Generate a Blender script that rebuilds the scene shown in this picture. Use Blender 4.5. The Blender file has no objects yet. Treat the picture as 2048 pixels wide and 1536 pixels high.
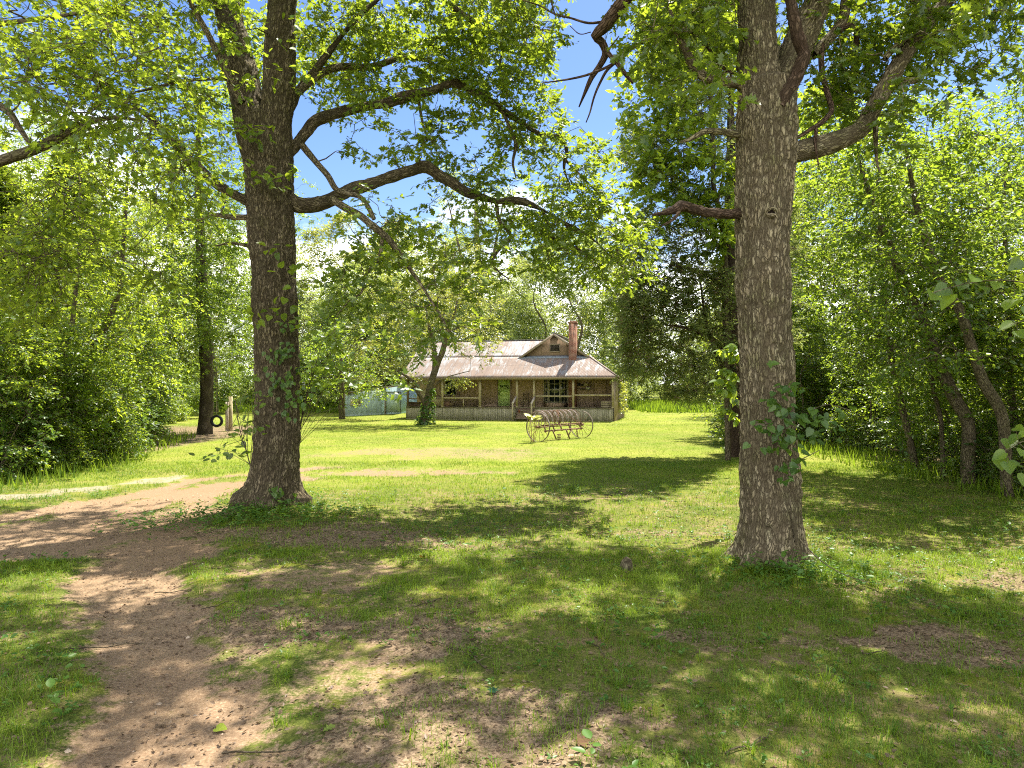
import bpy, math
import numpy as np
from mathutils import Vector

# ------------------------------------------------------------------ basics
S = bpy.context.scene
COL = S.collection
F, HZ, HC = 1365.333, 775.0, 2.4          # focal length (px of the 2048 photo), horizon row, eye height
R = math.radians
SUN_AZ, SUN_EL = R(31), R(64)             # azimuth from +Y towards +X


def PX(u, v, d):
    return np.array([(u - 1024) * d / F, d, HC - (v - HZ) * d / F])


def nrm(a):
    return a / np.maximum(np.linalg.norm(a, axis=-1, keepdims=True), 1e-9)


def vnoise(p, seed=0):
    p = np.asarray(p, float)
    i = np.floor(p).astype(np.int64)
    f = p - i
    f = f * f * (3 - 2 * f)
    M = 0xFFFFFFFF

    def h(a, b, c):
        n = (a * 374761393 + b * 668265263 + c * 1440662683 + seed * 974711) & M
        n = ((n ^ (n >> 13)) * 1274126177) & M
        return ((n ^ (n >> 16)) & 0xFFFF) / 65535.0
    x, y, z = i[..., 0], i[..., 1], i[..., 2]
    fx, fy, fz = f[..., 0], f[..., 1], f[..., 2]
    r = 0
    for dz in (0, 1):
        wz = fz if dz else 1 - fz
        a = h(x, y, z + dz) * (1 - fx) + h(x + 1, y, z + dz) * fx
        b = h(x, y + 1, z + dz) * (1 - fx) + h(x + 1, y + 1, z + dz) * fx
        r = r + wz * (a * (1 - fy) + b * fy)
    return r


def n2(x, y, s, seed=0):
    x, y = np.broadcast_arrays(np.asarray(x, float), np.asarray(y, float))
    return vnoise(np.stack([x / s, y / s, np.zeros_like(x) + seed * 3.7], -1), seed)


def sstep(a, b, x):
    t = np.clip((np.asarray(x, float) - a) / (b - a), 0, 1)
    return t * t * (3 - 2 * t)


def mesh_np(name, V, groups, mats=(), smooth=False, attrs=None):
    """groups: list of (faces array (n,k), material index)"""
    me = bpy.data.meshes.new(name)
    V = np.ascontiguousarray(V, np.float32)
    me.vertices.add(len(V))
    me.vertices.foreach_set('co', V.ravel())
    groups = [(np.asarray(f, np.int32), m) for f, m in groups if len(f)]
    nl = sum(f.size for f, m in groups)
    npoly = sum(len(f) for f, m in groups)
    me.loops.add(nl)
    me.polygons.add(npoly)
    me.loops.foreach_set('vertex_index', np.concatenate([f.ravel() for f, m in groups]))
    tot = np.concatenate([np.full(len(f), f.shape[1], np.int32) for f, m in groups])
    st = np.concatenate([[0], np.cumsum(tot)[:-1]]).astype(np.int32)
    me.polygons.foreach_set('loop_start', st)
    me.polygons.foreach_set('loop_total', tot)
    me.polygons.foreach_set('material_index', np.concatenate([np.full(len(f), m, np.int32) for f, m in groups]))
    if smooth:
        me.polygons.foreach_set('use_smooth', np.ones(npoly, bool))
    for k, a in (attrs or {}).items():
        a = np.ascontiguousarray(a, np.float32)
        if a.ndim == 1:
            at = me.attributes.new(k, 'FLOAT', 'POINT')
            at.data.foreach_set('value', a)
        else:
            at = me.attributes.new(k, 'FLOAT_VECTOR', 'POINT')
            at.data.foreach_set('vector', a.ravel())
    for m in mats:
        me.materials.append(m)
    me.update()
    me.validate()
    return me


def link(name, me, parent=None, loc=None):
    o = bpy.data.objects.new(name, me)
    COL.objects.link(o)
    if parent is not None:
        o.parent = parent
    if loc is not None:
        o.location = loc
    return o


def tag(o, label=None, cat=None, group=None, kind=None):
    if label:
        o['label'] = label
    if cat:
        o['category'] = cat
    if group:
        o['group'] = group
    if kind:
        o['kind'] = kind
    return o


def thing(name, label, cat, loc=(0, 0, 0), rz=0.0, group=None):
    o = bpy.data.objects.new(name, None)
    o.empty_display_size = .3
    COL.objects.link(o)
    o.location = loc
    o.rotation_euler = (0, 0, rz)
    return tag(o, label, cat, group)


def copy_tree(o, parent=None):
    c = o.copy()
    COL.objects.link(c)
    c.parent = parent
    for ch in list(o.children):
        copy_tree(ch, c)
    return c


# ------------------------------------------------------------------ materials
class NT:
    def __init__(s, name):
        s.m = bpy.data.materials.new(name)
        s.m.use_nodes = True
        s.t = s.m.node_tree
        s.t.nodes.clear()
        s.out = s.t.nodes.new('ShaderNodeOutputMaterial')

    def n(s, ty, **kw):
        nd = s.t.nodes.new('ShaderNode' + ty)
        for k, v in kw.items():
            if k.startswith('_'):
                setattr(nd, k[1:], v)
                continue
            k2 = int(k[1:]) if k[0] == 'i' and k[1:].isdigit() else k.replace('__', ' ')
            if isinstance(v, bpy.types.NodeSocket):
                s.t.links.new(v, nd.inputs[k2])
            else:
                nd.inputs[k2].default_value = v
        return nd

    def attr(s, name, out='Vector'):
        return s.n('Attribute', _attribute_name=name).outputs[out]

    def obj(s):
        return s.n('TexCoord').outputs['Object']

    def mapv(s, vec, scale):
        return s.n('Mapping', Vector=vec, Scale=scale).outputs[0]

    def noise(s, vec, scale, detail=4, rough=.55, out='Fac'):
        return s.n('TexNoise', Vector=vec, Scale=scale, Detail=detail, Roughness=rough).outputs[out]

    def ramp(s, fac, stops, interp='LINEAR'):
        r = s.n('ValToRGB', Fac=fac)
        r.color_ramp.interpolation = interp
        el = r.color_ramp.elements
        while len(el) < len(stops):
            el.new(0.5)
        for e, (p, c) in zip(el, stops):
            e.position = p
            e.color = (c, c, c, 1) if isinstance(c, (int, float)) else (*c, 1)
        return r.outputs[0]

    def mix(s, fac, a, b, mode='MIX'):
        nd = s.t.nodes.new('ShaderNodeMix')
        nd.data_type = 'RGBA'
        nd.blend_type = mode
        for i, v in ((0, fac), (6, a), (7, b)):
            if isinstance(v, bpy.types.NodeSocket):
                s.t.links.new(v, nd.inputs[i])
            elif i == 0:
                nd.inputs[0].default_value = v
            else:
                nd.inputs[i].default_value = (*v, 1) if len(v) == 3 else v
        return nd.outputs[2]

    def math(s, op, a, b=0.0, c=0.0):
        nd = s.t.nodes.new('ShaderNodeMath')
        nd.operation = op
        for i, v in enumerate((a, b, c)):
            if isinstance(v, bpy.types.NodeSocket):
                s.t.links.new(v, nd.inputs[i])
            else:
                nd.inputs[i].default_value = v
        return nd.outputs[0]

    def bump(s, h, strength=.5, dist=.02):
        return s.n('Bump', Height=h, Strength=strength, Distance=dist).outputs[0]

    def done(s, col, rough=.8, normal=None, spec=.3, metal=0.0):
        b = s.n('BsdfPrincipled')
        for k, v in (('Base Color', col), ('Roughness', rough), ('Specular IOR Level', spec), ('Metallic', metal)):
            if isinstance(v, bpy.types.NodeSocket):
                s.t.links.new(v, b.inputs[k])
            elif k == 'Base Color':
                b.inputs[k].default_value = (*v, 1)
            else:
                b.inputs[k].default_value = v
        if normal is not None:
            s.t.links.new(normal, b.inputs['Normal'])
        s.t.links.new(b.outputs[0], s.out.inputs[0])
        return s.m


def leaf_mat(name, dark, light, trans, tmix=.5, gloss=.05, rough=.42):
    t = NT(name)
    tint = t.attr('tint', 'Fac')
    oi = t.n('ObjectInfo').outputs['Random']
    f = t.math('ADD', t.math('MULTIPLY', tint, .85), t.math('MULTIPLY', oi, .15))
    col = t.mix(f, dark, light)
    d2 = tuple(c * .5 for c in trans)
    tcol = t.mix(f, d2, trans)
    df = t.n('BsdfDiffuse', Color=col)
    tr = t.n('BsdfTranslucent', Color=tcol)
    mx = t.n('MixShader', i0=tmix, i1=df.outputs[0], i2=tr.outputs[0])
    gl = t.n('BsdfGlossy', Color=(1, 1, 1, 1), Roughness=rough)
    m2 = t.n('MixShader', i0=gloss, i1=mx.outputs[0], i2=gl.outputs[0])
    t.t.links.new(m2.outputs[0], t.out.inputs[0])
    return t.m


def bark_mat(name, dark, mid, light, moss=(.075, .088, .018), moss_amt=.45, sc=1.0, bump=.8):
    t = NT(name)
    bk = t.attr('bark')
    wob = t.n('TexNoise', Vector=bk, Scale=7.0, Detail=3.0).outputs['Color']
    wv = t.n('VectorMath', _operation='MULTIPLY_ADD', i0=wob, i1=(.09, .09, .09), i2=bk).outputs[0]
    vo = t.n('TexVoronoi', _feature='DISTANCE_TO_EDGE', Vector=t.mapv(wv, (30 * sc, 30 * sc, 6.5 * sc)), Scale=1.0).outputs['Distance']
    vc = t.n('TexVoronoi', Vector=t.mapv(wv, (30 * sc, 30 * sc, 6.5 * sc)), Scale=1.0).outputs['Color']
    a = t.noise(t.mapv(bk, (60 * sc, 60 * sc, 18 * sc)), 1.0, 5, .7)
    b = t.noise(t.mapv(bk, (7 * sc, 7 * sc, 3 * sc)), 1.0, 4, .6)
    cr = t.attr('ridge', 'Fac')
    crack = t.math('MULTIPLY', t.ramp(vo, [(.0, 0), (.16, 1)]), t.ramp(cr, [(.12, .25), (.5, 1)]))
    f = t.math('ADD', t.math('MULTIPLY', a, .60), t.math('ADD', t.math('MULTIPLY', vc, .18), t.math('MULTIPLY', t.noise(t.mapv(bk, (2.2, 2.2, .8)), 1.0, 4, .6), .22)))
    col = t.ramp(f, [(.30, tuple(m * .55 for m in mid)), (.50, mid), (.74, light)])
    col = t.mix(t.ramp(b, [(.45, 0), (.72, .5)]), col, light)
    ms = t.noise(bk, 2.3, 5, .7)
    col = t.mix(t.math('MULTIPLY', t.ramp(ms, [(.46, 0), (.66, 1)]), moss_amt), col, moss)
    col = t.mix(crack, dark, col)
    h = t.math('ADD', t.math('MULTIPLY', a, .5), crack)
    return t.done(col, .92, t.bump(h, bump, .02), .12)


def wood_mat(name, c1, c2, grain=(3, 3, .35), moss=None, sc=6.0):
    t = NT(name)
    o = t.obj()
    g = t.noise(t.mapv(o, grain), sc, 5, .65)
    w = t.noise(o, 1.3, 4, .6)
    col = t.ramp(g, [(.3, c1), (.7, c2)])
    col = t.mix(t.ramp(w, [(.35, .35), (.7, 0)]), col, tuple(c * .5 for c in c1))
    if moss:
        col = t.mix(t.ramp(t.noise(o, 2.6, 5, .7), [(.42, 0), (.62, .75)]), col, moss)
    return t.done(col, .88, t.bump(g, .4, .01), .2)


def plain(name, c, rough=.7, spec=.3, metal=0.0, var=.25):
    t = NT(name)
    n = t.noise(t.obj(), 7, 4, .6)
    col = t.mix(t.ramp(n, [(.3, 1), (.7, 0)]), c, tuple(x * (1 - var) for x in c))
    return t.done(col, rough, None, spec, metal)


M = {}
M['leaf_oak'] = leaf_mat('oak_leaf', (.03, .075, .008), (.12, .195, .022), (.44, .56, .035), .55, .04)
M['leaf_wood'] = leaf_mat('broad_leaf', (.028, .08, .010), (.12, .205, .024), (.43, .58, .04), .55, .04)
M['leaf_maple'] = leaf_mat('maple_leaf', (.035, .095, .010), (.13, .215, .022), (.50, .62, .04), .58, .03)
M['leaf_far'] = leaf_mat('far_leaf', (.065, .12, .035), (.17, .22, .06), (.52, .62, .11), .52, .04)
M['leaf_yellow'] = leaf_mat('yellow_leaf', (.11, .14, .02), (.22, .24, .04), (.54, .57, .07), .5, .05)
M['leaf_cedar'] = leaf_mat('cedar_needle', (.085, .13, .04), (.21, .25, .075), (.40, .46, .10), .48, .015)
M['leaf_twiggy'] = leaf_mat('dry_cedar_twig', (.13, .085, .055), (.24, .17, .115), (.14, .10, .06), .15, .02)
M['leaf_vine'] = leaf_mat('vine_leaf', (.03, .085, .012), (.09, .16, .02), (.24, .38, .03), .45, .03, .45)
M['grass'] = leaf_mat('grass_blade', (.03, .115, .006), (.19, .26, .022), (.33, .46, .03), .4, .012)
M['weed'] = leaf_mat('ground_weed', (.04, .11, .018), (.11, .20, .03), (.26, .42, .04), .4, .02)
M['deadleaf'] = leaf_mat('dead_leaf', (.07, .045, .028), (.25, .175, .11), (.2, .13, .06), .15, .015)
M['bark_oak'] = bark_mat('oak_bark', (.035, .027, .016), (.165, .128, .078), (.34, .285, .185))
M['bark_gray'] = bark_mat('gray_oak_bark', (.055, .042, .025), (.235, .188, .115), (.44, .385, .255), moss_amt=.55)
M['bark_wood'] = bark_mat('wood_bark', (.03, .023, .014), (.12, .095, .06), (.25, .21, .145), bump=.4)
M['bark_cedar'] = bark_mat('cedar_bark', (.025, .016, .011), (.10, .066, .045), (.20, .15, .115), moss_amt=.15)
M['bark_dead'] = bark_mat('dead_wood', (.03, .019, .012), (.10, .062, .042), (.19, .135, .10), moss_amt=.15)

# ------------------------------------------------------------------ terrain
TRACKS = [  # polyline (x,y), half width
    ([(-14, 7.6), (-10.5, 9.4), (-8.0, 11.4), (-7.4, 14.5), (-7.0, 17.2), (-6.0, 18.4)], .85),
    ([(-12.5, 10.2), (-9.6, 12.0), (-8.6, 15.2), (-8.2, 18.2), (-5.5, 20.8)], .55),
    ([(-6.9, 15.8), (-5.9, 12.4), (-5.3, 10.2), (-4.35, 7.9), (-3.1, 6.0), (-2.2, 4.6), (-1.2, 3.0)], .56),
    ([(-13, 8.0), (-8.8, 9.4), (-6.6, 11.0), (-6.0, 12.6)], .8),
]


def pdist(x, y, pts):
    best = np.full(np.shape(x), 1e9)
    for (ax, ay), (bx, by) in zip(pts[:-1], pts[1:]):
        dx, dy = bx - ax, by - ay
        t = np.clip(((x - ax) * dx + (y - ay) * dy) / (dx * dx + dy * dy), 0, 1)
        best = np.minimum(best, np.hypot(x - ax - t * dx, y - ay - t * dy))
    return best


def dirt_mask(x, y):
    x, y = np.broadcast_arrays(np.asarray(x, float), np.asarray(y, float))
    wob = (n2(x, y, .9, 3) - .5) * .9 + (n2(x, y, .3, 4) - .5) * .5
    m = np.zeros(x.shape)
    for k, (pts, hw) in enumerate(TRACKS):
        d = pdist(x, y, pts) + wob * (1.0 if k < 2 else .8)
        m = np.maximum(m, (.95, .9, .86, .8)[k] * (1 - sstep(hw * .4, hw * 1.5, d)))
    e = np.hypot((x + 3.4) / 3.6, (y - 19.3) / 1.0) + (n2(x, y, 1.3, 18) - .5) * 1.2 + (n2(x, y, .35, 18) - .5) * .9
    m = np.maximum(m, .62 * (1 - sstep(.3, 1.3, e)))
    e = np.hypot((x + 3.2) / 5.2, (y - 25) / 3.0) + (n2(x, y, 1.7, 8) - .5) * 1.1 + (n2(x, y, .5, 8) - .5) * .6
    m = np.maximum(m, .48 * (1 - sstep(.3, 1.3, e)))
    e = np.hypot((x + 1.2) / 1.1, (y - 5.6) / .6) + (n2(x, y, .7, 9) - .5) * 1.3
    m = np.maximum(m, .45 * (1 - sstep(.5, 1.1, e)))
    e = np.hypot((x + 2.3) / 1.8, (y - 8.6) / .9) + (n2(x, y, .7, 19) - .5) * 1.3
    m = np.maximum(m, .5 * (1 - sstep(.5, 1.1, e)))
    return np.clip(m, 0, 1)


def gravel_mask(x, y):
    e = pdist(x, y, [(-11.5, 14.4), (-9.9, 16.4), (-9.2, 18.6)]) + (n2(x, y, .6, 13) - .5) * 1.0
    return .62 * (1 - sstep(.1, .7, e))


def litter_mask(x, y):
    x, y = np.broadcast_arrays(np.asarray(x, float), np.asarray(y, float))
    m = np.zeros(x.shape)
    for cx, cy, rx, ry, a in ((-.8, 4.7, 2.1, .9, .62), (3.6, 6.5, 2.4, .7, .75), (6.0, 8.4, 2.2, .8, .55), (4.8, 4.6, 1.8, .6, .5), (-.4, 9.4, 1.8, .8, .35),
                              (-1.7, 6.8, 1.9, .9, .68), (2.2, 11.3, 1.5, .6, .45), (-5.8, 5.8, 1.6, .8, .55), (1.5, 15.0, 2.5, .8, .35), (-2.6, 11.0, 2.6, 1.3, .62)):
        e = np.hypot((x - cx) / rx, (y - cy) / ry) + (n2(x, y, .8, 21) - .5) * 1.2 + (n2(x, y, .25, 22) - .5) * .6
        m = np.maximum(m, a * (1 - sstep(.4, 1.15, e)))
    m = np.maximum(m, .34 * sstep(.42, .7, n2(x, y, 1.1, 24) * .6 + n2(x, y, .35, 25) * .4) * (1 - sstep(11, 16, y)))
    wl = np.maximum(sstep(12.5, 14.5, -x) * sstep(13, 16, y), sstep(11.2, 13.2, x - .0 * y) * sstep(6, 10, y)) * (1 - sstep(38, 48, y))
    return np.maximum(m, wl * .9)


def terr(x, y):
    x, y = np.broadcast_arrays(np.asarray(x, float), np.asarray(y, float))
    z = (n2(x, y, 3.0, 1) - .5) * .10 + (n2(x, y, .9, 2) - .5) * .05
    z = z * (1 - .55 * sstep(20, 40, y))
    z = z + .16 * np.exp(-(((x + 4.6) / 2.3) ** 2 + ((y - 13.2) / 2.0) ** 2))
    z = z + .10 * np.exp(-(((x - 3.5) / 1.2) ** 2 + ((y - 9.3) / 1.2) ** 2))
    z = z - .07 * dirt_mask(x, y) * (y < 22)
    z = z + .2 * np.clip((x + 11.6) / 2.6, -1, 1) * np.exp(-((y - 59) / 3.2) ** 2) * sstep(-24, -17, x) * (1 - sstep(-9.5, -8.2, x))
    z = z + .0175 * np.maximum(0, y - 56) * (1 - .5 * sstep(110, 220, y))
    return z


def tz(x, y):
    return float(terr(x, y))


def axis(segs):
    out = []
    for a, b, st in segs:
        out.append(np.arange(a, b, st))
    return np.concatenate(out)


def grow_axis(a, b, st, g=1.18):
    o = [a]
    while abs(o[-1]) < abs(b):
        o.append(o[-1] + st)
        st *= g
    return np.array(o)


def build_ground():
    xs = np.concatenate([-grow_axis(16.0, 420, .4)[::-1], np.arange(-15.9, 15.95, .09), grow_axis(16.0, 420, .4)])
    ys = np.concatenate([-grow_axis(4.0, 260, 1.0)[::-1] + 4, np.arange(.3, 3, .3), np.arange(3, 20, .08), np.arange(20, 40, .22), grow_axis(40.0, 560, .5, 1.06)])
    ys = np.unique(np.round(ys, 4))
    X, Y = np.meshgrid(xs, ys)
    Z = terr(X, Y)
    V = np.stack([X, Y, Z], -1).reshape(-1, 3)
    nx, ny = len(xs), len(ys)
    i = np.arange(nx * ny).reshape(ny, nx)
    Fq = np.stack([i[:-1, :-1], i[:-1, 1:], i[1:, 1:], i[1:, :-1]], -1).reshape(-1, 4)
    x, y = V[:, 0], V[:, 1]
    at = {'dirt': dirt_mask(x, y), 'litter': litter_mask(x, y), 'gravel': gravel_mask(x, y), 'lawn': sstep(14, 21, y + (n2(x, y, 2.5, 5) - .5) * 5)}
    t = NT('ground_soil_and_turf')
    o = t.obj()
    n_f = t.noise(o, 38, 5, .7)
    n_m = t.noise(o, 6.5, 5, .65)
    n_l = t.noise(o, .9, 4, .6)
    n_xl = t.noise(o, .22, 3, .5)
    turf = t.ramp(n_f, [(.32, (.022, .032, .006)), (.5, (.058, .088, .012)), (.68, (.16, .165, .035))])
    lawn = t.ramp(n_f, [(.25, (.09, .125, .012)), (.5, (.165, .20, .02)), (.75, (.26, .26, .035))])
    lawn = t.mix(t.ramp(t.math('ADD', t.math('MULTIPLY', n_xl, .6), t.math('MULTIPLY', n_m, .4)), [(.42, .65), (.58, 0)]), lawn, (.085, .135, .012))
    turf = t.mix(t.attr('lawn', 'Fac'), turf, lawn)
    turf = t.mix(t.ramp(n_l, [(.35, .0), (.7, .5)]), turf, (.24, .205, .06))
    soil = t.ramp(n_f, [(.2, (.07, .046, .028)), (.5, (.205, .142, .09)), (.78, (.40, .305, .205))])
    soil = t.mix(t.ramp(n_xl, [(.3, 0), (.7, .55)]), soil, (.21, .125, .07))
    vor = t.n('TexVoronoi', Vector=o, Scale=55.0)
    lit = t.mix(t.ramp(vor.outputs['Color'], [(.1, 0), (.9, 1)]), (.085, .055, .034), (.30, .215, .14))
    lit = t.mix(t.ramp(n_m, [(.3, .5), (.6, 0)]), lit, (.07, .05, .03))
    moss = t.ramp(n_f, [(.3, (.10, .105, .012)), (.7, (.235, .22, .025))])
    dm = t.math('ADD', t.attr('dirt', 'Fac'), t.math('ADD', t.math('MULTIPLY', t.math('SUBTRACT', n_m, .5), 1.3), t.math('MULTIPLY', t.math('SUBTRACT', n_f, .5), 1.0)))
    lm = t.math('ADD', t.attr('litter', 'Fac'), t.math('ADD', t.math('MULTIPLY', t.math('SUBTRACT', n_m, .5), 1.2), t.math('MULTIPLY', t.math('SUBTRACT', n_f, .5), .9)))
    bare = t.math('MULTIPLY', t.ramp(t.math('ADD', t.math('MULTIPLY', n_m, .6), t.math('MULTIPLY', n_l, .4)), [(.50, 0), (.62, .8)]),
                  t.math('SUBTRACT', 1.0, t.math('MULTIPLY', t.attr('lawn', 'Fac'), .8)))
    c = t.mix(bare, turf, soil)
    mm = t.math('MULTIPLY', t.ramp(t.noise(o, 1.7, 4, .6), [(.55, 0), (.68, .7)]), t.math('SUBTRACT', 1.0, t.attr('lawn', 'Fac')))
    c = t.mix(mm, c, moss)
    c = t.mix(t.ramp(lm, [(.35, 0), (.62, .95)]), c, lit)
    c = t.mix(t.ramp(dm, [(.32, 0), (.62, .97)]), c, soil)
    gv = t.math('ADD', t.attr('gravel', 'Fac'), t.math('MULTIPLY', t.math('SUBTRACT', n_m, .5), .9))
    c = t.mix(t.ramp(gv, [(.4, 0), (.7, .9)]), c, t.ramp(n_f, [(.3, (.14, .115, .085)), (.7, (.34, .29, .23))]))
    h = t.math('ADD', t.math('MULTIPLY', n_f, .6), n_m)
    m = t.done(c, .95, t.bump(h, .7, .03), .1)
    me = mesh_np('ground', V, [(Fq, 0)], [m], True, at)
    tag(link('ground', me), 'lawn and woodland floor with a red dirt track curving past the oak', 'ground', kind='structure')


build_ground()


# ------------------------------------------------------------------ tubes, limbs and trees
def spline(P, m):
    P = np.asarray(P, float)
    n = len(P)
    if n == 2:
        t = np.linspace(0, 1, m)[:, None]
        return P[0] * (1 - t) + P[1] * t
    E = np.vstack([2 * P[0] - P[1], P, 2 * P[-1] - P[-2]])
    d = np.concatenate([[0], np.cumsum(np.maximum(np.linalg.norm(np.diff(P[:, :3], axis=0), axis=1), 1e-6))])
    s = np.linspace(0, d[-1], m)
    i = np.clip(np.searchsorted(d, s, 'right') - 1, 0, n - 2)
    t = ((s - d[i]) / (d[i + 1] - d[i]))[:, None]
    p0, p1, p2, p3 = E[i], E[i + 1], E[i + 2], E[i + 3]
    return .5 * (2 * p1 + (p2 - p0) * t + (2 * p0 - 5 * p1 + 4 * p2 - p3) * t * t + (3 * p1 - p0 - 3 * p2 + p3) * t ** 3)


class Wood:
    """collects tubes into one bark mesh"""

    def __init__(s):
        s.V, s.Fq, s.B, s.Rd, s.n = [], [], [], [], 0
        s.F3 = []

    def tube(s, P, r, k=6, ridge=None, cap=True, flare=None):
        P = np.asarray(P, float)
        r = np.asarray(r, float)
        m = len(P)
        T = nrm(np.gradient(P, axis=0))
        N = np.zeros_like(P)
        a = np.array([1., 0, 0]) if abs(T[0][0]) < .8 else np.array([0, 1., 0])
        a = a - T[0] * a.dot(T[0])
        N[0] = a / np.linalg.norm(a)
        for i in range(1, m):
            v = N[i - 1] - T[i] * N[i - 1].dot(T[i])
            N[i] = v / max(np.linalg.norm(v), 1e-9)
        Bn = np.cross(T, N)
        ang = np.linspace(0, 2 * np.pi, k, endpoint=False)
        ca, sa = np.cos(ang), np.sin(ang)
        L = np.concatenate([[0], np.cumsum(np.linalg.norm(np.diff(P, axis=0), axis=1))])
        rr = np.repeat(r[:, None], k, 1)
        off = P[0].sum() * 3.1
        if flare is not None:
            rr = flare(rr, ang[None, :], P[:, 2:3])
        bark = np.stack([r[:, None] * ca, r[:, None] * sa, np.repeat(L[:, None], k, 1) + off], -1)
        rid = np.full((m, k), .5)
        if ridge:
            sc = ridge
            q = bark * np.array([1 / .034, 1 / .034, 1 / .17]) * sc
            q[..., :2] += (vnoise(bark * np.array([9, 9, 3]), 5)[..., None] - .5) * 1.6
            n1 = 1 - np.abs(2 * vnoise(q, 11) - 1)
            n3 = vnoise(q * np.array([2.4, 2.4, 3.5]), 12)
            n4 = vnoise(bark * np.array([3.2, 3.2, 1.6]), 13)
            rid = np.clip(1 - n1 * 1.05 + (n3 - .5) * .5, 0, 1)
            rr = rr + (rid - .5) * .034 / sc + (n4 - .5) * .06
        V = P[:, None, :] + rr[..., None] * (N[:, None, :] * ca[None, :, None] + Bn[:, None, :] * sa[None, :, None])
        i = np.arange(m * k).reshape(m, k) + s.n
        j = np.roll(i, -1, 1)
        s.Fq.append(np.stack([i[:-1], j[:-1], j[1:], i[1:]], -1).reshape(-1, 4))
        s.V.append(V.reshape(-1, 3))
        s.B.append(bark.reshape(-1, 3))
        s.Rd.append(rid.ravel())
        s.n += m * k
        if cap:
            s.V.append(P[-1:] + T[-1:] * r[-1] * .6)
            s.B.append(bark[-1, :1])
            s.Rd.append(np.array([.5]))
            s.F3.append(np.stack([i[-1], j[-1], np.full(k, s.n)], -1))
            s.n += 1

    def twigs(s, A, Bp, r):
        """many straight three-sided twigs at once"""
        n = len(A)
        if not n:
            return
        T = nrm(Bp - A)
        U = nrm(np.cross(T, np.array([.31, .2, .93])))
        W = np.cross(T, U)
        ang = np.array([0, 2.094, 4.189])
        ring = U[:, None] * np.cos(ang)[None, :, None] + W[:, None] * np.sin(ang)[None, :, None]
        V = np.concatenate([A[:, None] + ring * r, Bp[:, None] + ring * r * .45], 1)
        idx = np.arange(n)[:, None] * 6 + s.n
        f = np.concatenate([idx + np.array([a, b, b + 3, a + 3]) for a, b in ((0, 1), (1, 2), (2, 0))])
        s.Fq.append(f)
        s.V.append(V.reshape(-1, 3))
        s.B.append(V.reshape(-1, 3))
        s.Rd.append(np.full(n * 6, .5))
        s.n += n * 6

    def mesh(s, name, mat):
        g = [(np.concatenate(s.Fq), 0)]
        if s.F3:
            g.append((np.concatenate(s.F3), 0))
        return mesh_np(name, np.concatenate(s.V), g, [mat], True, {'bark': np.concatenate(s.B), 'ridge': np.concatenate(s.Rd)})


def half_leaf(pts, fold=.18):
    """pts: outline of the right half from base to tip; two n-gons sharing the midrib"""
    n = len(pts)
    V = [(x, y, abs(x) * fold - .10 * y * y) for x, y in pts] + [(-x, y, abs(x) * fold - .10 * y * y) for x, y in pts[1:-1]]
    a = list(range(n))
    b = [0] + [n + i for i in range(n - 2)] + [n - 1]
    return np.array(V), np.array([a, b[::-1]])


LEAF = {
    'simple': (np.array([(0, 0, 0), (.30, .42, .07), (0, 1, -.10), (-.30, .42, .07)]), np.array([(0, 1, 2), (0, 2, 3)])),
    'oval': half_leaf([(0, 0), (.22, .18), (.30, .45), (.20, .75), (0, 1)]),
    'oak': half_leaf([(0, 0), (.05, .14), (.20, .24), (.09, .36), (.33, .52), (.12, .60), (.27, .78), (.12, .84), (0, 1)]),
    'maple': half_leaf([(0, 0), (.26, -.10), (.20, .10), (.55, .28), (.26, .42), (.42, .72), (.16, .62), (0, 1)]),
    'heart': half_leaf([(0, 0), (.20, -.10), (.42, .10), (.42, .38), (.24, .70), (0, 1)]),
    'needle': (np.array([(0, 0, 0), (.13, .4, .05), (0, 1, 0), (-.13, .4, .05)]), np.array([(0, 1, 2), (0, 2, 3)])),
}


def leaves_np(pos, dr, up, ln, tpl, tint):
    tv, tf = LEAF[tpl]
    dr = nrm(dr)
    side = nrm(np.cross(dr, up))
    nn = np.cross(side, dr)
    V = pos[:, None] + ln[:, None, None] * (side[:, None] * tv[None, :, 0:1] + dr[:, None] * tv[None, :, 1:2] + nn[:, None] * tv[None, :, 2:3])
    m = len(tv)
    Fc = (np.arange(len(pos))[:, None, None] * m + tf[None]).reshape(-1, tf.shape[1])
    return V.reshape(-1, 3), Fc, np.repeat(tint, m)


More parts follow.
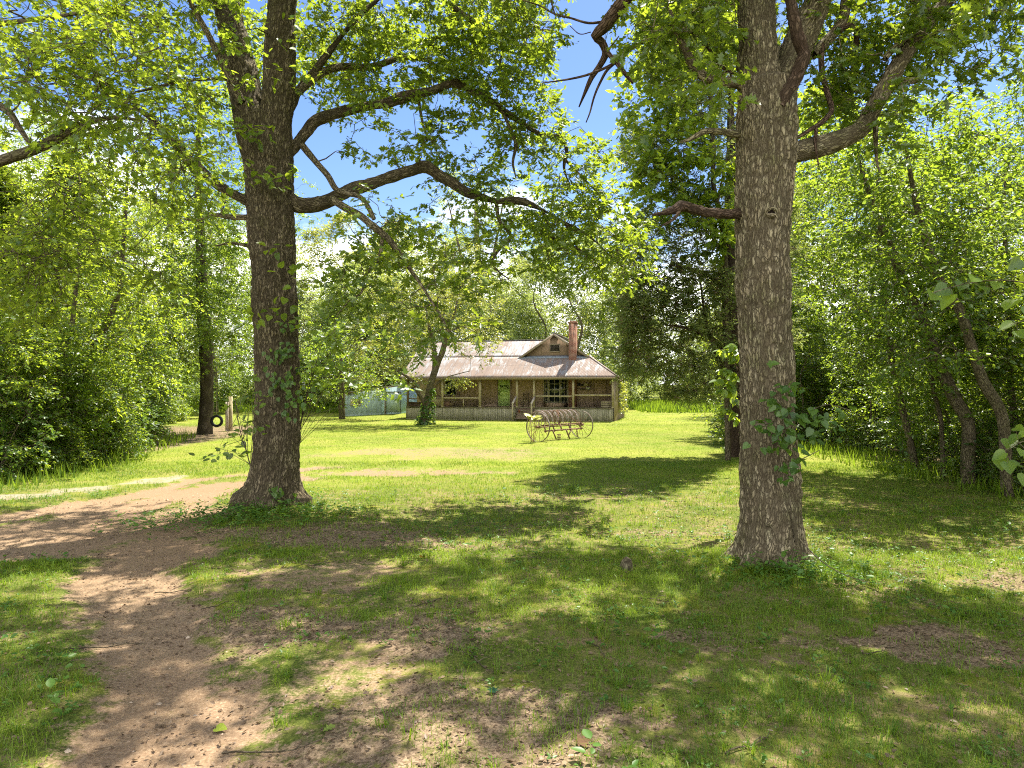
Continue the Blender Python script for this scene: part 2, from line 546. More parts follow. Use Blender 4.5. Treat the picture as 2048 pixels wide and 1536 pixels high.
def spray_leaves(rg, Pn, Dn, T=5, L=12, tl=.6, ll=.12, tpl='simple', tilt=.45, flat=.35, droop=.25, wood=None, wr=.0055):
    """leafy twigs around every spray point; returns leaf arrays"""
    n = len(Pn)
    A = rg.normal(size=(n, T, 3))
    A[..., 2] *= flat
    D = nrm(nrm(A) * 1.0 + Dn[:, None] * .75 + np.array([0, 0, -.05]))
    ln = tl * rg.uniform(.55, 1.15, (n, T))
    st = Pn[:, None] + rg.normal(size=(n, T, 3)) * tl * .12
    en = st + D * ln[..., None]
    en[..., 2] -= droop * ln * ln
    if wood is not None:
        wood.twigs(st.reshape(-1, 3), en.reshape(-1, 3), wr)
    t = (np.arange(L) + rg.uniform(-.3, .3, (n, T, L))) / L * .9 + .14
    pos = st[:, :, None] + (en - st)[:, :, None] * t[..., None]
    pos = pos + rg.normal(size=pos.shape) * tl * .035
    Dt = nrm(en - st)[:, :, None] + np.zeros_like(pos)
    sd = nrm(np.cross(Dt, np.array([0, 0, 1.0])) + 1e-6)
    sgn = np.where(np.arange(L) % 2 == 0, 1.0, -1.0)[None, None, :, None]
    dr = Dt * .65 + sd * sgn * .9 + rg.normal(size=pos.shape) * .35
    dr[..., 2] -= droop * .8
    up = np.array([0, 0, 1.0]) + rg.normal(size=pos.shape) * tilt
    lf = ll * rg.uniform(.45, 1.3, (n, T, L)) * rg.uniform(.75, 1.15, (n, T, 1))
    ti = np.clip(rg.normal(.45, .24, (n, 1, 1)) + rg.normal(0, .2, (n, T, L)), 0, 1)
    return leaves_np(pos.reshape(-1, 3), dr.reshape(-1, 3), up.reshape(-1, 3), lf.ravel(), tpl, ti.ravel())


class Tree:
    def __init__(s, seed, maxn=30000):
        s.rg = np.random.default_rng(seed)
        s.P = np.zeros((maxn, 3))
        s.Rr = np.zeros(maxn)
        s.n = 0
        s.w = Wood()
        s.tips, s.dirs = [], []

    def add_nodes(s, P, r):
        m = len(P)
        s.P[s.n:s.n + m] = P
        s.Rr[s.n:s.n + m] = r
        s.n += m

    def limb(s, P, r, k=8, nodes=True, wood=None, **kw):
        (wood or s.w).tube(P, r, k, **kw)
        if nodes:
            s.add_nodes(P, r)

    def attach(s, t, k=5, bias=.7, wig=.12, rmax=.06, tip=.006, n0=0):
        d = np.linalg.norm(s.P[n0:s.n] - t, axis=1) + bias * np.maximum(0, s.P[n0:s.n, 2] - t[2])
        i = int(np.argmin(d)) + n0
        a = s.P[i]
        L = np.linalg.norm(t - a)
        if L < .05:
            return
        c1 = a + (t - a) * .35 + np.array([0, 0, .13 * L]) + s.rg.normal(size=3) * wig * L
        c2 = a + (t - a) * .70 + np.array([0, 0, .07 * L]) + s.rg.normal(size=3) * wig * L
        m = 4 if L < 1.2 else 7
        P = spline([a, c1, c2, t], m)
        r0 = min(s.Rr[i] * .72, .008 + .014 * L, rmax)
        r0 = max(r0, tip * 1.2)
        r = np.linspace(r0, tip, m)
        s.w.tube(P, r, k)
        s.add_nodes(P[1:], r[1:])
        s.tips.append(t)
        s.dirs.append((P[-1] - P[-2]) / max(np.linalg.norm(P[-1] - P[-2]), 1e-6))

    def grow(s, targets, **kw):
        base = s.P[:s.n].copy()
        d = np.array([np.min(np.linalg.norm(base - t, axis=1)) for t in targets])
        for i in np.argsort(d):
            s.attach(np.asarray(targets[i]), **kw)


def crown_targets(rg, H, cb, cr, n, shape='round', gap=.40, gs=1.7, center=(0, 0)):
    out = []
    sd = int(rg.integers(1000))
    while len(out) < n:
        m = n * 3
        h = rg.uniform(0, 1, m)
        if shape == 'round':
            prof = np.sqrt(np.clip(1 - (2 * h - .85) ** 2 / 1.35, 0, 1))
        elif shape == 'edge':
            prof = np.clip(1.08 - h ** 1.7, .15, 1)
        elif shape == 'cone':
            prof = np.clip(1.05 - h, .06, 1)
        else:
            prof = np.sin(np.pi * np.clip(h, .05, .97)) ** .6
        a = rg.uniform(0, 2 * np.pi, m)
        r = cr * prof * np.sqrt(rg.uniform(.12, 1, m))
        p = np.stack([center[0] + r * np.cos(a), center[1] + r * np.sin(a), cb + h * (H - cb)], -1)
        keep = vnoise(p / gs + 50, sd) > gap
        out.extend(list(p[keep]))
    return np.array(out[:n])


def tree_variant(seed, H, cb, cr, n, tr, shape='round', leaf='simple', ll=.12, T=5, L=12, tl=.65, gap=.40, gs=1.7, lean=.3, twig=True, flat=.35, multi=1):
    """returns (trunk mesh, crown leaf arrays)"""
    t = Tree(seed)
    rg = t.rg
    for q in range(multi):
        a = rg.uniform(0, 6.28)
        sp = .05 if multi == 1 else .22
        top = np.array([math.cos(a) * lean * (1 + q), math.sin(a) * lean * (1 + q), H * .88])
        P = [np.array([math.cos(a) * sp, math.sin(a) * sp, -.35])]
        for f in (.15, .35, .55, .75, 1):
            P.append(top * f + np.array([math.cos(a) * sp, math.sin(a) * sp, 0]) + rg.normal(size=3) * np.array([.02, .02, 0]) * H)
        m = max(14, int(H * 2.2))
        Q = spline(P, m)
        r = tr * (1 - np.linspace(0, 1, m) ** .9 * .93)
        r[:2] *= np.array([1.5, 1.22])
        t.limb(Q, r, 9)
    tg = crown_targets(rg, H, cb, cr, n, shape, gap, gs)
    t.grow(tg, bias=.8)
    Pn, Dn = np.array(t.tips), np.array(t.dirs)
    V, Fc, ti = spray_leaves(rg, Pn, Dn, T, L, tl, ll, leaf, flat=flat, wood=t.w if twig else None)
    return t.w, (V, Fc, ti)


def leaf_mesh(name, arr, mat):
    V, Fc, ti = arr
    return mesh_np(name, V, [(Fc, 0)], [mat], False, {'tint': ti})


def merge_leaves(lst):
    V, Fc, T, n = [], [], [], 0
    for v, f, t in lst:
        V.append(v)
        Fc.append(f + n)
        T.append(t)
        n += len(v)
    return np.concatenate(V), np.concatenate(Fc), np.concatenate(T)


# --- hero trees -----------------------------------------------------
def limb_px(pts, d0, d1=None, m=40):
    """traced limb: (u,v,width px) stations at depths d0..d1 -> points and radii in metres"""
    d1 = d0 if d1 is None else d1
    k = len(pts)
    P, r = [], []
    for i, (u, v, w) in enumerate(pts):
        d = d0 + (d1 - d0) * (i / max(k - 1, 1))
        P.append(PX(u, v, d))
        r.append(w * d / F / 2)
    A = np.hstack([np.array(P), np.array(r)[:, None]])
    B = spline(A, m)
    s_ = np.linspace(0, m * .16, m)[:, None]
    wig = np.stack([vnoise(np.hstack([s_, s_ * 0 + i * 7.3, s_ * 0 + pts[0][0]]), 21) - .5 for i in range(3)], -1)
    Q = B[:, :3] + (wig * B[:, 3:4] * (.6 if pts[0][2] < 45 else 0.0) * np.sin(np.linspace(0, np.pi, m))[:, None])
    return Q, np.maximum(B[:, 3], .004) * (1 - (.07 if pts[0][2] < 45 else 0) + (.14 if pts[0][2] < 45 else 0) * vnoise(np.hstack([s_ * 1.7, s_ * 0, s_ * 0 + pts[0][1]]), 22))


def base_flare(z0, amp, hgt, ph, nb=5):
    def f(rr, a, z):
        e = np.exp(-np.maximum(z - z0, 0) / hgt)
        return rr * (1 + amp * e * (.55 + .45 * np.cos(nb * a + ph)) + .03 * np.cos(2 * a + ph))
    return f


def box_targets(rg, boxes):
    out = []
    for u0, u1, v0, v1, d0, d1, n in boxes:
        for _ in range(n):
            out.append(PX(rg.uniform(u0, u1), rg.uniform(v0, v1), rg.uniform(d0, d1)))
    return out


def ell_targets(rg, c, r, n, zmin=None, shell=.3, gap=.42, gs=1.9):
    out = []
    while len(out) < n:
        p = rg.normal(size=(n * 3, 3))
        p = nrm(p) * np.cbrt(rg.uniform(shell, 1, (n * 3, 1)))
        q = np.asarray(c) + p * np.asarray(r)
        k = vnoise(q / gs + 31, 77) > gap
        if zmin is not None:
            k &= q[:, 2] > zmin
        out.extend(list(q[k]))
    return out[:n]


def along(rg, P, n, f0, sig, up=.1):
    i = rg.integers(int(len(P) * f0), len(P), n)
    return list(P[i] + rg.normal(size=(n, 3)) * sig + np.array([0, 0, up]))


def left_oak():
    t = Tree(101, 60000)
    rg = t.rg
    d = 13.4
    root = PX(546, 1004, d)
    rt = thing('oak_tree', 'big mossy oak left of centre forking into two stems, beside the dirt track', 'tree', tuple(root))
    root0 = root.copy()
    trunk, stems = Wood(), Wood()
    parts = []

    def put(name, pts, d1, m, k, ridge=None, label=None, nodes=True, cap=True, flare=None, d0=d):
        if name == 'limb':
            pts = [(u, v, w * .86) for u, v, w in pts]
        P, r = limb_px(pts, d0, d1, m)
        w = Wood()
        w.tube(P - root0, r, k, ridge=ridge, cap=cap, flare=flare)
        o = link(name, w.mesh(name, M['bark_oak']), rt)
        if label:
            o['label'] = label
        if nodes:
            t.add_nodes(P, r)
        return P
    trk = [(546, 1040, 118), (546, 1004, 112), (550, 950, 96), (553, 880, 88), (554, 780, 86), (553, 700, 86), (549, 600, 86), (545, 500, 88), (541, 420, 90),
           (538, 350, 92), (534, 290, 98), (532, 240, 92)]
    put('trunk', trk, d, 460, 120, ridge=1.0, flare=base_flare(root[2], .46, .15, .6))
    LS = put('stem', [(524, 330, 66), (508, 262, 66), (492, 190, 64), (474, 110, 58), (462, 50, 54), (448, -20, 50), (430, -160, 42), (420, -330, 32), (440, -520, 20)], d + 1.2, 260, 64, ridge=1.1)
    RS = put('stem', [(544, 330, 66), (552, 250, 64), (557, 170, 62), (559, 90, 60), (564, 10, 56), (572, -90, 50), (590, -240, 40), (600, -400, 30), (590, -560, 18)], d - .8, 260, 64, ridge=1.1)
    L = []
    L.append(put('limb', [(566, 320, 30), (584, 300, 27), (610, 268, 26), (634, 241, 25), (685, 223, 25), (744, 211, 24), (805, 195, 23), (873, 178, 23), (915, 169, 22), (959, 191, 20),
                          (1010, 222, 18), (1051, 250, 16), (1086, 270, 14), (1120, 274, 12), (1133, 301, 10), (1128, 335, 7), (1140, 372, 4)], d + 2.0, 110, 18, ridge=1.6))
    L.append(put('limb', [(575, 398, 36), (600, 411, 34), (651, 405, 32), (703, 379, 30), (764, 359, 28), (822, 342, 27), (853, 335, 26), (890, 356, 25), (925, 380, 25), (962, 393, 22),
                          (993, 403, 19), (1041, 403, 15), (1086, 420, 12), (1133, 448, 11), (1181, 475, 9), (1222, 513, 6), (1252, 540, 4)], d + 1.5, 120, 20, ridge=1.6))
    L.append(put('limb', [(664, 398, 17), (690, 415, 17), (723, 432, 17), (753, 457, 16), (780, 482, 14), (808, 520, 11), (837, 562, 8), (860, 598, 6), (883, 635, 6), (898, 664, 4)], d - 2.2, 70, 12, d0=d - .2))
    L.append(put('limb', [(604, 290, 16), (630, 322, 15), (655, 350, 14), (676, 382, 13), (716, 392, 12), (735, 412, 11), (748, 438, 10)], d - .5, 40, 10, d0=d + .1))
    L.append(put('limb', [(764, 480, 9), (757, 520, 9), (733, 548, 8), (723, 585, 6), (700, 600, 4.5), (682, 622, 3)], d - 1.6, 34, 8, d0=d - 1.2))
    L.append(put('limb', [(993, 408, 9), (998, 440, 8), (1018, 465, 8), (1020, 478, 8), (998, 500, 7), (985, 525, 6), (1000, 545, 4), (1018, 558, 3)], d + .6, 40, 8, d0=d + .9))
    L.append(put('limb', [(1086, 422, 9), (1095, 450, 8), (1110, 480, 7), (1150, 495, 6), (1190, 520, 4)], d + 1.8, 30, 8, d0=d + 1.2))
    L.append(put('limb', [(568, 235, 24), (600, 176, 20), (640, 128, 18), (685, 70, 16), (722, 30, 15), (757, 0, 14), (800, -40, 12), (860, -80, 8), (930, -90, 5)], d + 1.5, 60, 14, ridge=1.8))
    L.append(put('limb', [(585, 195, 18), (634, 152, 19), (679, 132, 18), (744, 134, 16), (802, 116, 12), (850, 120, 8), (885, 140, 5)], d + 2.2, 44, 12))
    L.append(put('limb', [(572, -90, 24), (640, -110, 22), (760, -80, 19), (850, -30, 16), (897, 5, 14), (938, 36, 13), (986, 64, 11), (1044, 74, 8), (1090, 60, 5), (1130, 70, 3)], d + 2.4, 70, 12, d0=d - .2))
    L.append(put('limb', [(938, 36, 7), (925, 62, 6), (924, 95, 4)], d + 2.0, 14, 7, d0=d + 1.2))
    L.append(put('limb', [(1000, 66, 6), (1003, 100, 6), (1000, 140, 5), (1012, 175, 3)], d + 2.0, 18, 7, d0=d + 1.5))
    L.append(put('limb', [(1005, 222, 8), (1022, 262, 8), (1032, 290, 8), (1026, 325, 6), (1032, 356, 3)], d + 1.2, 22, 8, d0=d + 1.2))
    L.append(put('limb', [(836, 195, 7), (842, 230, 7), (850, 262, 6), (868, 290, 5), (880, 320, 3)], d + 1.0, 22, 7, d0=d + .9))
    L.append(put('limb', [(1131, 320, 7), (1160, 350, 6), (1190, 380, 4), (1215, 410, 2.5)], d + 1.8, 22, 7, d0=d + 1.9))
    L.append(put('limb', [(516, 412, 30), (496, 403, 24), (462, 386, 20), (421, 359, 18), (376, 315, 16), (342, 280, 14), (304, 239, 11), (270, 215, 7), (235, 205, 4)], d - 1.2, 56, 12, ridge=1.8))
    L.append(put('limb', [(514, 434, 18), (490, 435, 14), (458, 434, 12), (432, 430, 9), (395, 440, 5), (360, 436, 3)], d + .8, 28, 9))
    L.append(put('limb', [(484, 205, 20), (466, 170, 18), (446, 128, 17), (424, 85, 15), (400, 40, 14), (382, 5, 12), (360, -50, 9), (330, -100, 5)], d - .8, 40, 10, d0=d - .1))
    L.append(put('limb', [(452, 158, 8), (420, 158, 7), (370, 162, 7), (300, 178, 6), (262, 190, 5), (235, 230, 3)], d - 1.8, 34, 8, d0=d - .4))
    L.append(put('limb', [(512, 498, 12), (490, 490, 8), (460, 486, 6), (430, 492, 3)], d - .4, 16, 7))
    # foliage
    tg = []
    for P, n, s in ((L[0], 58, .40), (L[1], 52, .38), (L[2], 34, .36), (L[4], 14, .25), (L[5], 18, .25), (L[6], 26, .35), (L[7], 36, .5), (L[8], 36, .4), (L[9], 45, .42), (L[10], 8, .25),
                    (L[11], 10, .25), (L[12], 12, .22), (L[13], 14, .25), (L[14], 16, .3), (L[15], 22, .5), (L[17], 22, .5), (L[18], 20, .4)):
        tg += along(rg, P, n, .3, s, .12)
    tg += box_targets(rg, [(1000, 1220, 270, 470, 14, 17, 44), (1080, 1300, 440, 580, 13.5, 16.5, 50), (690, 1000, 440, 560, 12, 15, 28), (700, 900, 560, 680, 11, 12.6, 8),
                           (760, 1110, 20, 190, 14, 16.5, 96), (600, 760, 20, 200, 13, 15.5, 46), (640, 900, 225, 320, 13.2, 15, 12), (880, 1120, 180, 270, 14.5, 16.5, 24),
                           (900, 1140, -10, 60, 14, 17, 26), (380, 540, -40, 240, 11.5, 15, 20)])
    tg = [p for p in tg if not (1105 < (p[0] / p[1] * F + 1024) < 1240 and (HZ - (p[2] - HC) / p[1] * F) < 235)]
    up = ell_targets(rg, (-4.4, 13.4, 13.2), (6.6, 6.0, 4.6), 760, zmin=9.6, gap=.42, gs=1.5)
    up = [p for p in up if not (p[0] > -2.2 and p[1] > 12.6 and rg.uniform() < .65)]
    up += ell_targets(rg, (-.9, 10.2, 11.5), (3.0, 2.6, 2.2), 90, zmin=9.6)
    up += ell_targets(rg, (-8.5, 12.0, 11.5), (4.2, 4.2, 2.6), 90, zmin=9.3)
    t.grow(np.array(tg + up), bias=.35, wig=.14, rmax=.05)
    Pn, Dn = np.array(t.tips), np.array(t.dirs)
    A = spray_leaves(rg, Pn, Dn, 4, 9, .46, .15, 'oak', tilt=.6, flat=.6, droop=.25, wood=t.w, wr=.0045)
    V, Fc, ti = A
    w = t.w
    w.V = [v - root0 for v in w.V]
    link('branches', w.mesh('branches', M['bark_oak']), rt)
    link('crown', leaf_mesh('oak_crown', (V - root0, Fc, ti), M['leaf_oak']), rt)
    return rt


def right_oak():
    t = Tree(202, 60000)
    rg = t.rg
    d = 9.2
    root = PX(1540, 1128, d)
    rt = thing('oak_tree', 'tall gray oak right of centre with a knothole and long mossy limb to the right', 'tree', tuple(root))
    root0 = root.copy()

    def put(name, pts, d1, m, k, ridge=None, mat='bark_gray', cap=True, flare=None, d0=d, nodes=True):
        P, r = limb_px(pts, d0, d1, m)
        w = Wood()
        w.tube(P - root0, r, k, ridge=ridge, cap=cap, flare=flare)
        link(name, w.mesh(name, M[mat]), rt)
        if nodes:
            t.add_nodes(P, r)
        return P
    put('trunk', [(1541, 1175, 138), (1541, 1128, 134), (1541, 1080, 125), (1540, 1000, 117), (1537, 900, 109), (1533, 800, 104), (1530, 700, 103), (1527, 600, 103), (1525, 500, 105),
                  (1527, 420, 109), (1531, 350, 109), (1532, 300, 113), (1532, 255, 115), (1533, 215, 108), (1533, 170, 104)], d, 560, 150, ridge=1.0, flare=base_flare(root[2], .52, .19, 2.2, 6))
    put('stem', [(1524, 250, 74), (1519, 170, 76), (1514, 90, 73), (1512, 10, 71), (1510, -90, 66), (1500, -260, 56), (1490, -430, 42), (1480, -600, 26)], d + .4, 240, 72, ridge=1.1)
    put('stem', [(1548, 245, 62), (1566, 165, 60), (1590, 100, 56), (1622, 35, 52), (1650, -40, 46), (1690, -160, 36), (1720, -320, 24)], d + .9, 200, 60, ridge=1.1)
    put('dead_stub', [(1558, 215, 26), (1572, 182, 26), (1592, 150, 24), (1606, 112, 23), (1596, 70, 22), (1586, 25, 21), (1580, -10, 19), (1576, -60, 12)], d - .35, 60, 16, ridge=1.8, mat='bark_dead', nodes=False, d0=d - .3)
    L = []
    L.append(put('limb', [(1560, 308, 46), (1596, 303, 40), (1640, 292, 38), (1690, 276, 37), (1724, 255, 34), (1745, 220, 32), (1775, 165, 31), (1806, 115, 30), (1840, 66, 29), (1865, 30, 28),
                          (1890, 8, 26), (1930, -30, 22), (1990, -90, 16), (2050, -170, 9)], d + .8, 130, 24, ridge=1.4))
    L.append(put('limb', [(1770, 118, 12), (1785, 100, 13), (1805, 80, 14), (1822, 66, 15)], d + .5, 14, 9, d0=d + .3))
    L.append(put('limb', [(1794, 165, 16), (1815, 160, 15), (1838, 160, 11)], d + .3, 8, 9, d0=d + .5))
    L.append(put('limb', [(1868, 30, 18), (1850, 14, 16), (1826, 0, 14), (1790, -30, 11)], d + .9, 16, 9, d0=d + .6))
    L.append(put('limb', [(1490, 168, 26), (1472, 165, 21), (1440, 162, 18), (1412, 156, 17), (1388, 136, 16), (1370, 100, 14), (1352, 60, 12), (1340, 25, 11), (1330, -20, 8), (1300, -60, 5)], d - .7, 54, 12, ridge=2))
    L.append(put('limb', [(1488, 268, 22), (1470, 268, 16), (1440, 263, 13), (1412, 262, 12), (1396, 270, 11), (1378, 280, 8), (1360, 284, 4)], d - .3, 30, 10))
    L.append(put('dead_limb', [(1490, 428, 30), (1470, 427, 24), (1420, 426, 18), (1390, 420, 17), (1362, 411, 18), (1350, 418, 15), (1330, 425, 10), (1304, 430, 4)], d - .5, 40, 12, ridge=2, mat='bark_dead', nodes=False))
    put('dead_limb', [(1358, 424, 8), (1345, 440, 6), (1322, 452, 3)], d - .6, 10, 6, d0=d - .45, mat='bark_dead', nodes=False)
    L.append(put('limb', [(1625, 110, 22), (1650, 85, 21), (1672, 62, 20), (1690, 35, 20), (1692, 0, 18), (1700, -60, 12)], d + .8, 30, 10, d0=d + .5))
    L.append(put('dead_limb', [(1676, 60, 14), (1700, 52, 13), (1713, 68, 12), (1712, 100, 11), (1707, 140, 10), (1706, 170, 8)], d + .9, 30, 9, d0=d + .5, mat='bark_dead', nodes=False))
    L.append(put('dead_limb', [(1644, 90, 12), (1642, 130, 11), (1650, 170, 11), (1662, 205, 11), (1662, 225, 10), (1640, 248, 10), (1622, 258, 9), (1600, 272, 7), (1584, 282, 4)], d - .2, 44, 9, d0=d + .5, mat='bark_dead', nodes=False))
    L.append(put('dead_limb', [(1632, 255, 7), (1632, 290, 6), (1637, 330, 3)], d - .1, 14, 6, d0=d, mat='bark_dead', nodes=False))
    L.append(put('limb', [(1750, 240, 10), (1751, 285, 9), (1753, 320, 6), (1760, 345, 3)], d + .2, 16, 7, d0=d + .4))
    # big dead branch hanging in the gap of sky
    dl = [[(1500, -300, 40), (1430, -210, 34), (1340, -100, 30), (1285, -45, 27), (1249, 0, 25), (1222, 34, 24), (1204, 56, 23), (1189, 70, 19), (1203, 84, 16), (1211, 106, 15), (1200, 130, 12),
           (1183, 155, 10), (1170, 185, 7), (1158, 214, 3)],
          [(1212, 100, 10), (1224, 116, 10), (1240, 135, 10), (1254, 152, 9), (1266, 167, 4)],
          [(1478, 150, 8), (1440, 130, 7), (1390, 62, 7), (1340, 64, 7), (1300, 78, 7), (1262, 98, 7), (1225, 128, 6), (1180, 148, 5), (1140, 158, 4), (1085, 166, 2)],
          [(1240, 118, 6), (1214, 140, 6), (1200, 165, 5), (1188, 195, 4), (1180, 225, 3), (1172, 245, 2)],
          [(1204, 44, 5), (1175, 46, 5), (1140, 36, 4), (1108, 28, 3.5), (1080, 12, 3), (1045, 0, 2)],
          [(1216, 102, 4), (1226, 88, 4), (1238, 72, 2)], [(1110, 30, 3), (1104, 8, 3), (1100, -20, 2)], [(1182, 64, 2), (1160, 68, 2), (1140, 52, 1.5)]]
    for i, q in enumerate(dl):
        put('dead_limb', q, d + (1.4 if i == 0 else .8), 60 if i in (0, 2) else 20, 10 if i == 0 else 6, mat='bark_dead', d0=d + (.2 if i in (0, 2) else .8), nodes=False)
    # knothole: a torn ring of bark round a dark hollow
    w = Wood()
    a = np.linspace(0, 2 * np.pi, 26)
    c = PX(1543, 424, d - .385)
    ring = np.stack([c[0] + .062 * np.cos(a), np.full(26, c[1]) + .012 * np.cos(2 * a), c[2] + .048 * np.sin(a)], -1)
    w.tube(ring - root0, .026 + .008 * np.sin(3 * a), 10, cap=False)
    link('knothole_rim', w.mesh('knothole_rim', M['bark_gray']), rt)
    hv = np.stack([c[0] - root0[0] + .055 * np.cos(a[:-1]), np.full(25, c[1] - root0[1] - .004), c[2] - root0[2] + .04 * np.sin(a[:-1])], -1)
    link('knothole', mesh_np('knothole', hv, [(np.arange(25)[None], 0)], [plain('hollow_dark', (.012, .008, .006), .95, .05)]), rt)
    tg = []
    for P, n, s in ((L[0], 70, .45), (L[3], 10, .4), (L[4], 26, .3), (L[7], 24, .4)):
        tg += along(rg, P, n, .25, s, .1)
    tg += box_targets(rg, [(1640, 1760, 60, 230, 9.4, 10.6, 26), (1330, 1480, -30, 120, 8.4, 9.6, 24), (1800, 2048, -40, 140, 9, 11, 36)])
    up = ell_targets(rg, (3.2, 9.6, 11.6), (6.2, 5.6, 4.2), 800, zmin=8.1, gap=.42, gs=1.5)
    up += ell_targets(rg, (6.2, 9.4, 10.4), (3.0, 2.6, 2.2), 110, zmin=8.4)
    up += ell_targets(rg, (3.2, 12.2, 10.8), (2.8, 2.2, 2.0), 130, zmin=9.2)
    up += ell_targets(rg, (7.6, 8.6, 10.2), (3.6, 3.6, 2.4), 90, zmin=7.4)
    tg = [p for p in tg + up if not (1105 < (p[0] / p[1] * F + 1024) < 1250 and (HZ - (p[2] - HC) / p[1] * F) > -40)]
    t.grow(np.array(tg), bias=.35, wig=.14, rmax=.05)
    V, Fc, ti = spray_leaves(rg, np.array(t.tips), np.array(t.dirs), 4, 9, .46, .15, 'oak', tilt=.6, flat=.6, droop=.25, wood=t.w, wr=.0045)
    t.w.V = [v - root0 for v in t.w.V]
    link('branches', t.w.mesh('branches', M['bark_gray']), rt)
    link('crown', leaf_mesh('oak_crown', (V - root0, Fc, ti), M['leaf_oak']), rt)


left_oak()
right_oak()


def traced_tree(name, label, cat, pts, d, seed, boxes, leafmat, tpl, ll, T, L, tl, bark='bark_wood', extra=(), ells=(), d1=None, group=None, bias=.5, flat=.35, tilt=.45, leaf2=None, k=12, droop=.25):
    t = Tree(seed, 40000)
    rg = t.rg
    P, r = limb_px(pts, d, d1, 60)
    root = P[0].copy()
    root[2] = tz(root[0], root[1])
    P[0][2] = min(P[0][2], root[2] - .25)
    rt = thing(name, label, cat, tuple(root), group=group)
    w = Wood()
    w.tube(P - root, r, k, ridge=1.3 if k > 16 else None)
    t.add_nodes(P, r)
    link('trunk', w.mesh('trunk', M[bark]), rt)
    for q, da, db in extra:
        A, b = limb_px(q, da, db, 36)
        t.limb(A, b, 8)
    tg = box_targets(rg, boxes)
    for e in ells:
        tg += ell_targets(rg, *e)
    t.grow(np.array(tg), bias=bias)
    Pn, Dn = np.array(t.tips), np.array(t.dirs)
    A = spray_leaves(rg, Pn, Dn, T, L, tl, ll, tpl, tilt=tilt, flat=flat, droop=droop, wood=t.w)
    t.w.V = [v - root for v in t.w.V]
    link('branches', t.w.mesh('branches', M[bark]), rt)
    link('crown', leaf_mesh('crown_leaves', (A[0] - root, A[1], A[2]), M[leafmat]), rt)
    if leaf2:
        B = spray_leaves(rg, Pn, Dn, leaf2[1], leaf2[2], tl * 1.1, leaf2[3], 'needle', tilt=.8, flat=.7)
        link('dry_twigs', leaf_mesh('dry_twigs', (B[0] - root, B[1], B[2]), M[leaf2[0]]), rt)
    return rt


# tree with the tyre swing
traced_tree('swing_tree', 'straight shade tree with a tyre swing at its trunk, between lawn and wood', 'tree',
            [(408, 884, 34), (409, 866, 31), (411, 820, 26), (411, 760, 25), (409, 700, 24), (406, 620, 22), (402, 520, 20), (398, 420, 16), (396, 320, 12), (398, 230, 6)], 35, 301,
            [(330, 500, 300, 700, 32, 38, 150), (335, 490, 400, 690, 31, 34, 150), (300, 420, 560, 740, 33, 37, 50), (400, 520, 560, 740, 33, 37, 40), (330, 520, 160, 400, 32, 38, 120)], 'leaf_wood', 'simple', .15, 5, 13, .8, k=18,
            ells=[((-15.8, 35, 12), (5.5, 5, 5.5), 160)])
# small tree in front of the house
traced_tree('yard_tree', 'slender young tree with a forked leaning trunk before the porch', 'tree',
            [(846, 850, 20), (850, 834, 17), (853, 812, 15), (860, 780, 14), (868, 750, 13), (878, 722, 11), (886, 700, 12), (893, 672, 8), (905, 640, 5), (915, 600, 3)], 44, 302,
            [(730, 1000, 560, 700, 41, 47, 150), (760, 960, 480, 600, 41, 47, 95), (700, 830, 640, 760, 41, 45, 55), (905, 1010, 650, 720, 43, 45, 20), (880, 930, 752, 775, 43, 44, 8), (820, 850, 755, 775, 43, 44, 7)],
            'leaf_yellow', 'simple', .15, 5, 10, .75, bark='bark_wood',
            extra=[([(870, 745, 12), (870, 715, 11), (867, 690, 9), (858, 650, 6), (850, 610, 4)], 44, 44.6), ([(852, 812, 9), (842, 795, 9), (828, 768, 8), (812, 752, 6), (795, 742, 4)], 44, 43),
                   ([(872, 770, 4), (890, 756, 3), (915, 748, 2), (940, 742, 1.5)], 44, 43.4)])
# tall open-crowned tree behind the house
traced_tree('tall_tree', 'tall airy tree with an open yellow-green crown rising behind the house', 'tree',
            [(965, 800, 22), (962, 700, 18), (958, 600, 15), (955, 500, 12), (952, 420, 8), (956, 360, 5)], 72, 303,
            [(870, 1040, 330, 460, 68, 76, 90), (850, 1060, 430, 560, 68, 76, 95), (880, 1050, 550, 690, 69, 75, 70)], 'leaf_far', 'simple', .24, 5, 9, 1.3, bark='bark_wood',
            extra=[([(958, 600, 8), (985, 520, 6), (1000, 440, 4), (1010, 380, 2)], 72, 70), ([(958, 620, 8), (930, 540, 6), (910, 460, 4), (895, 400, 2)], 72, 73)])
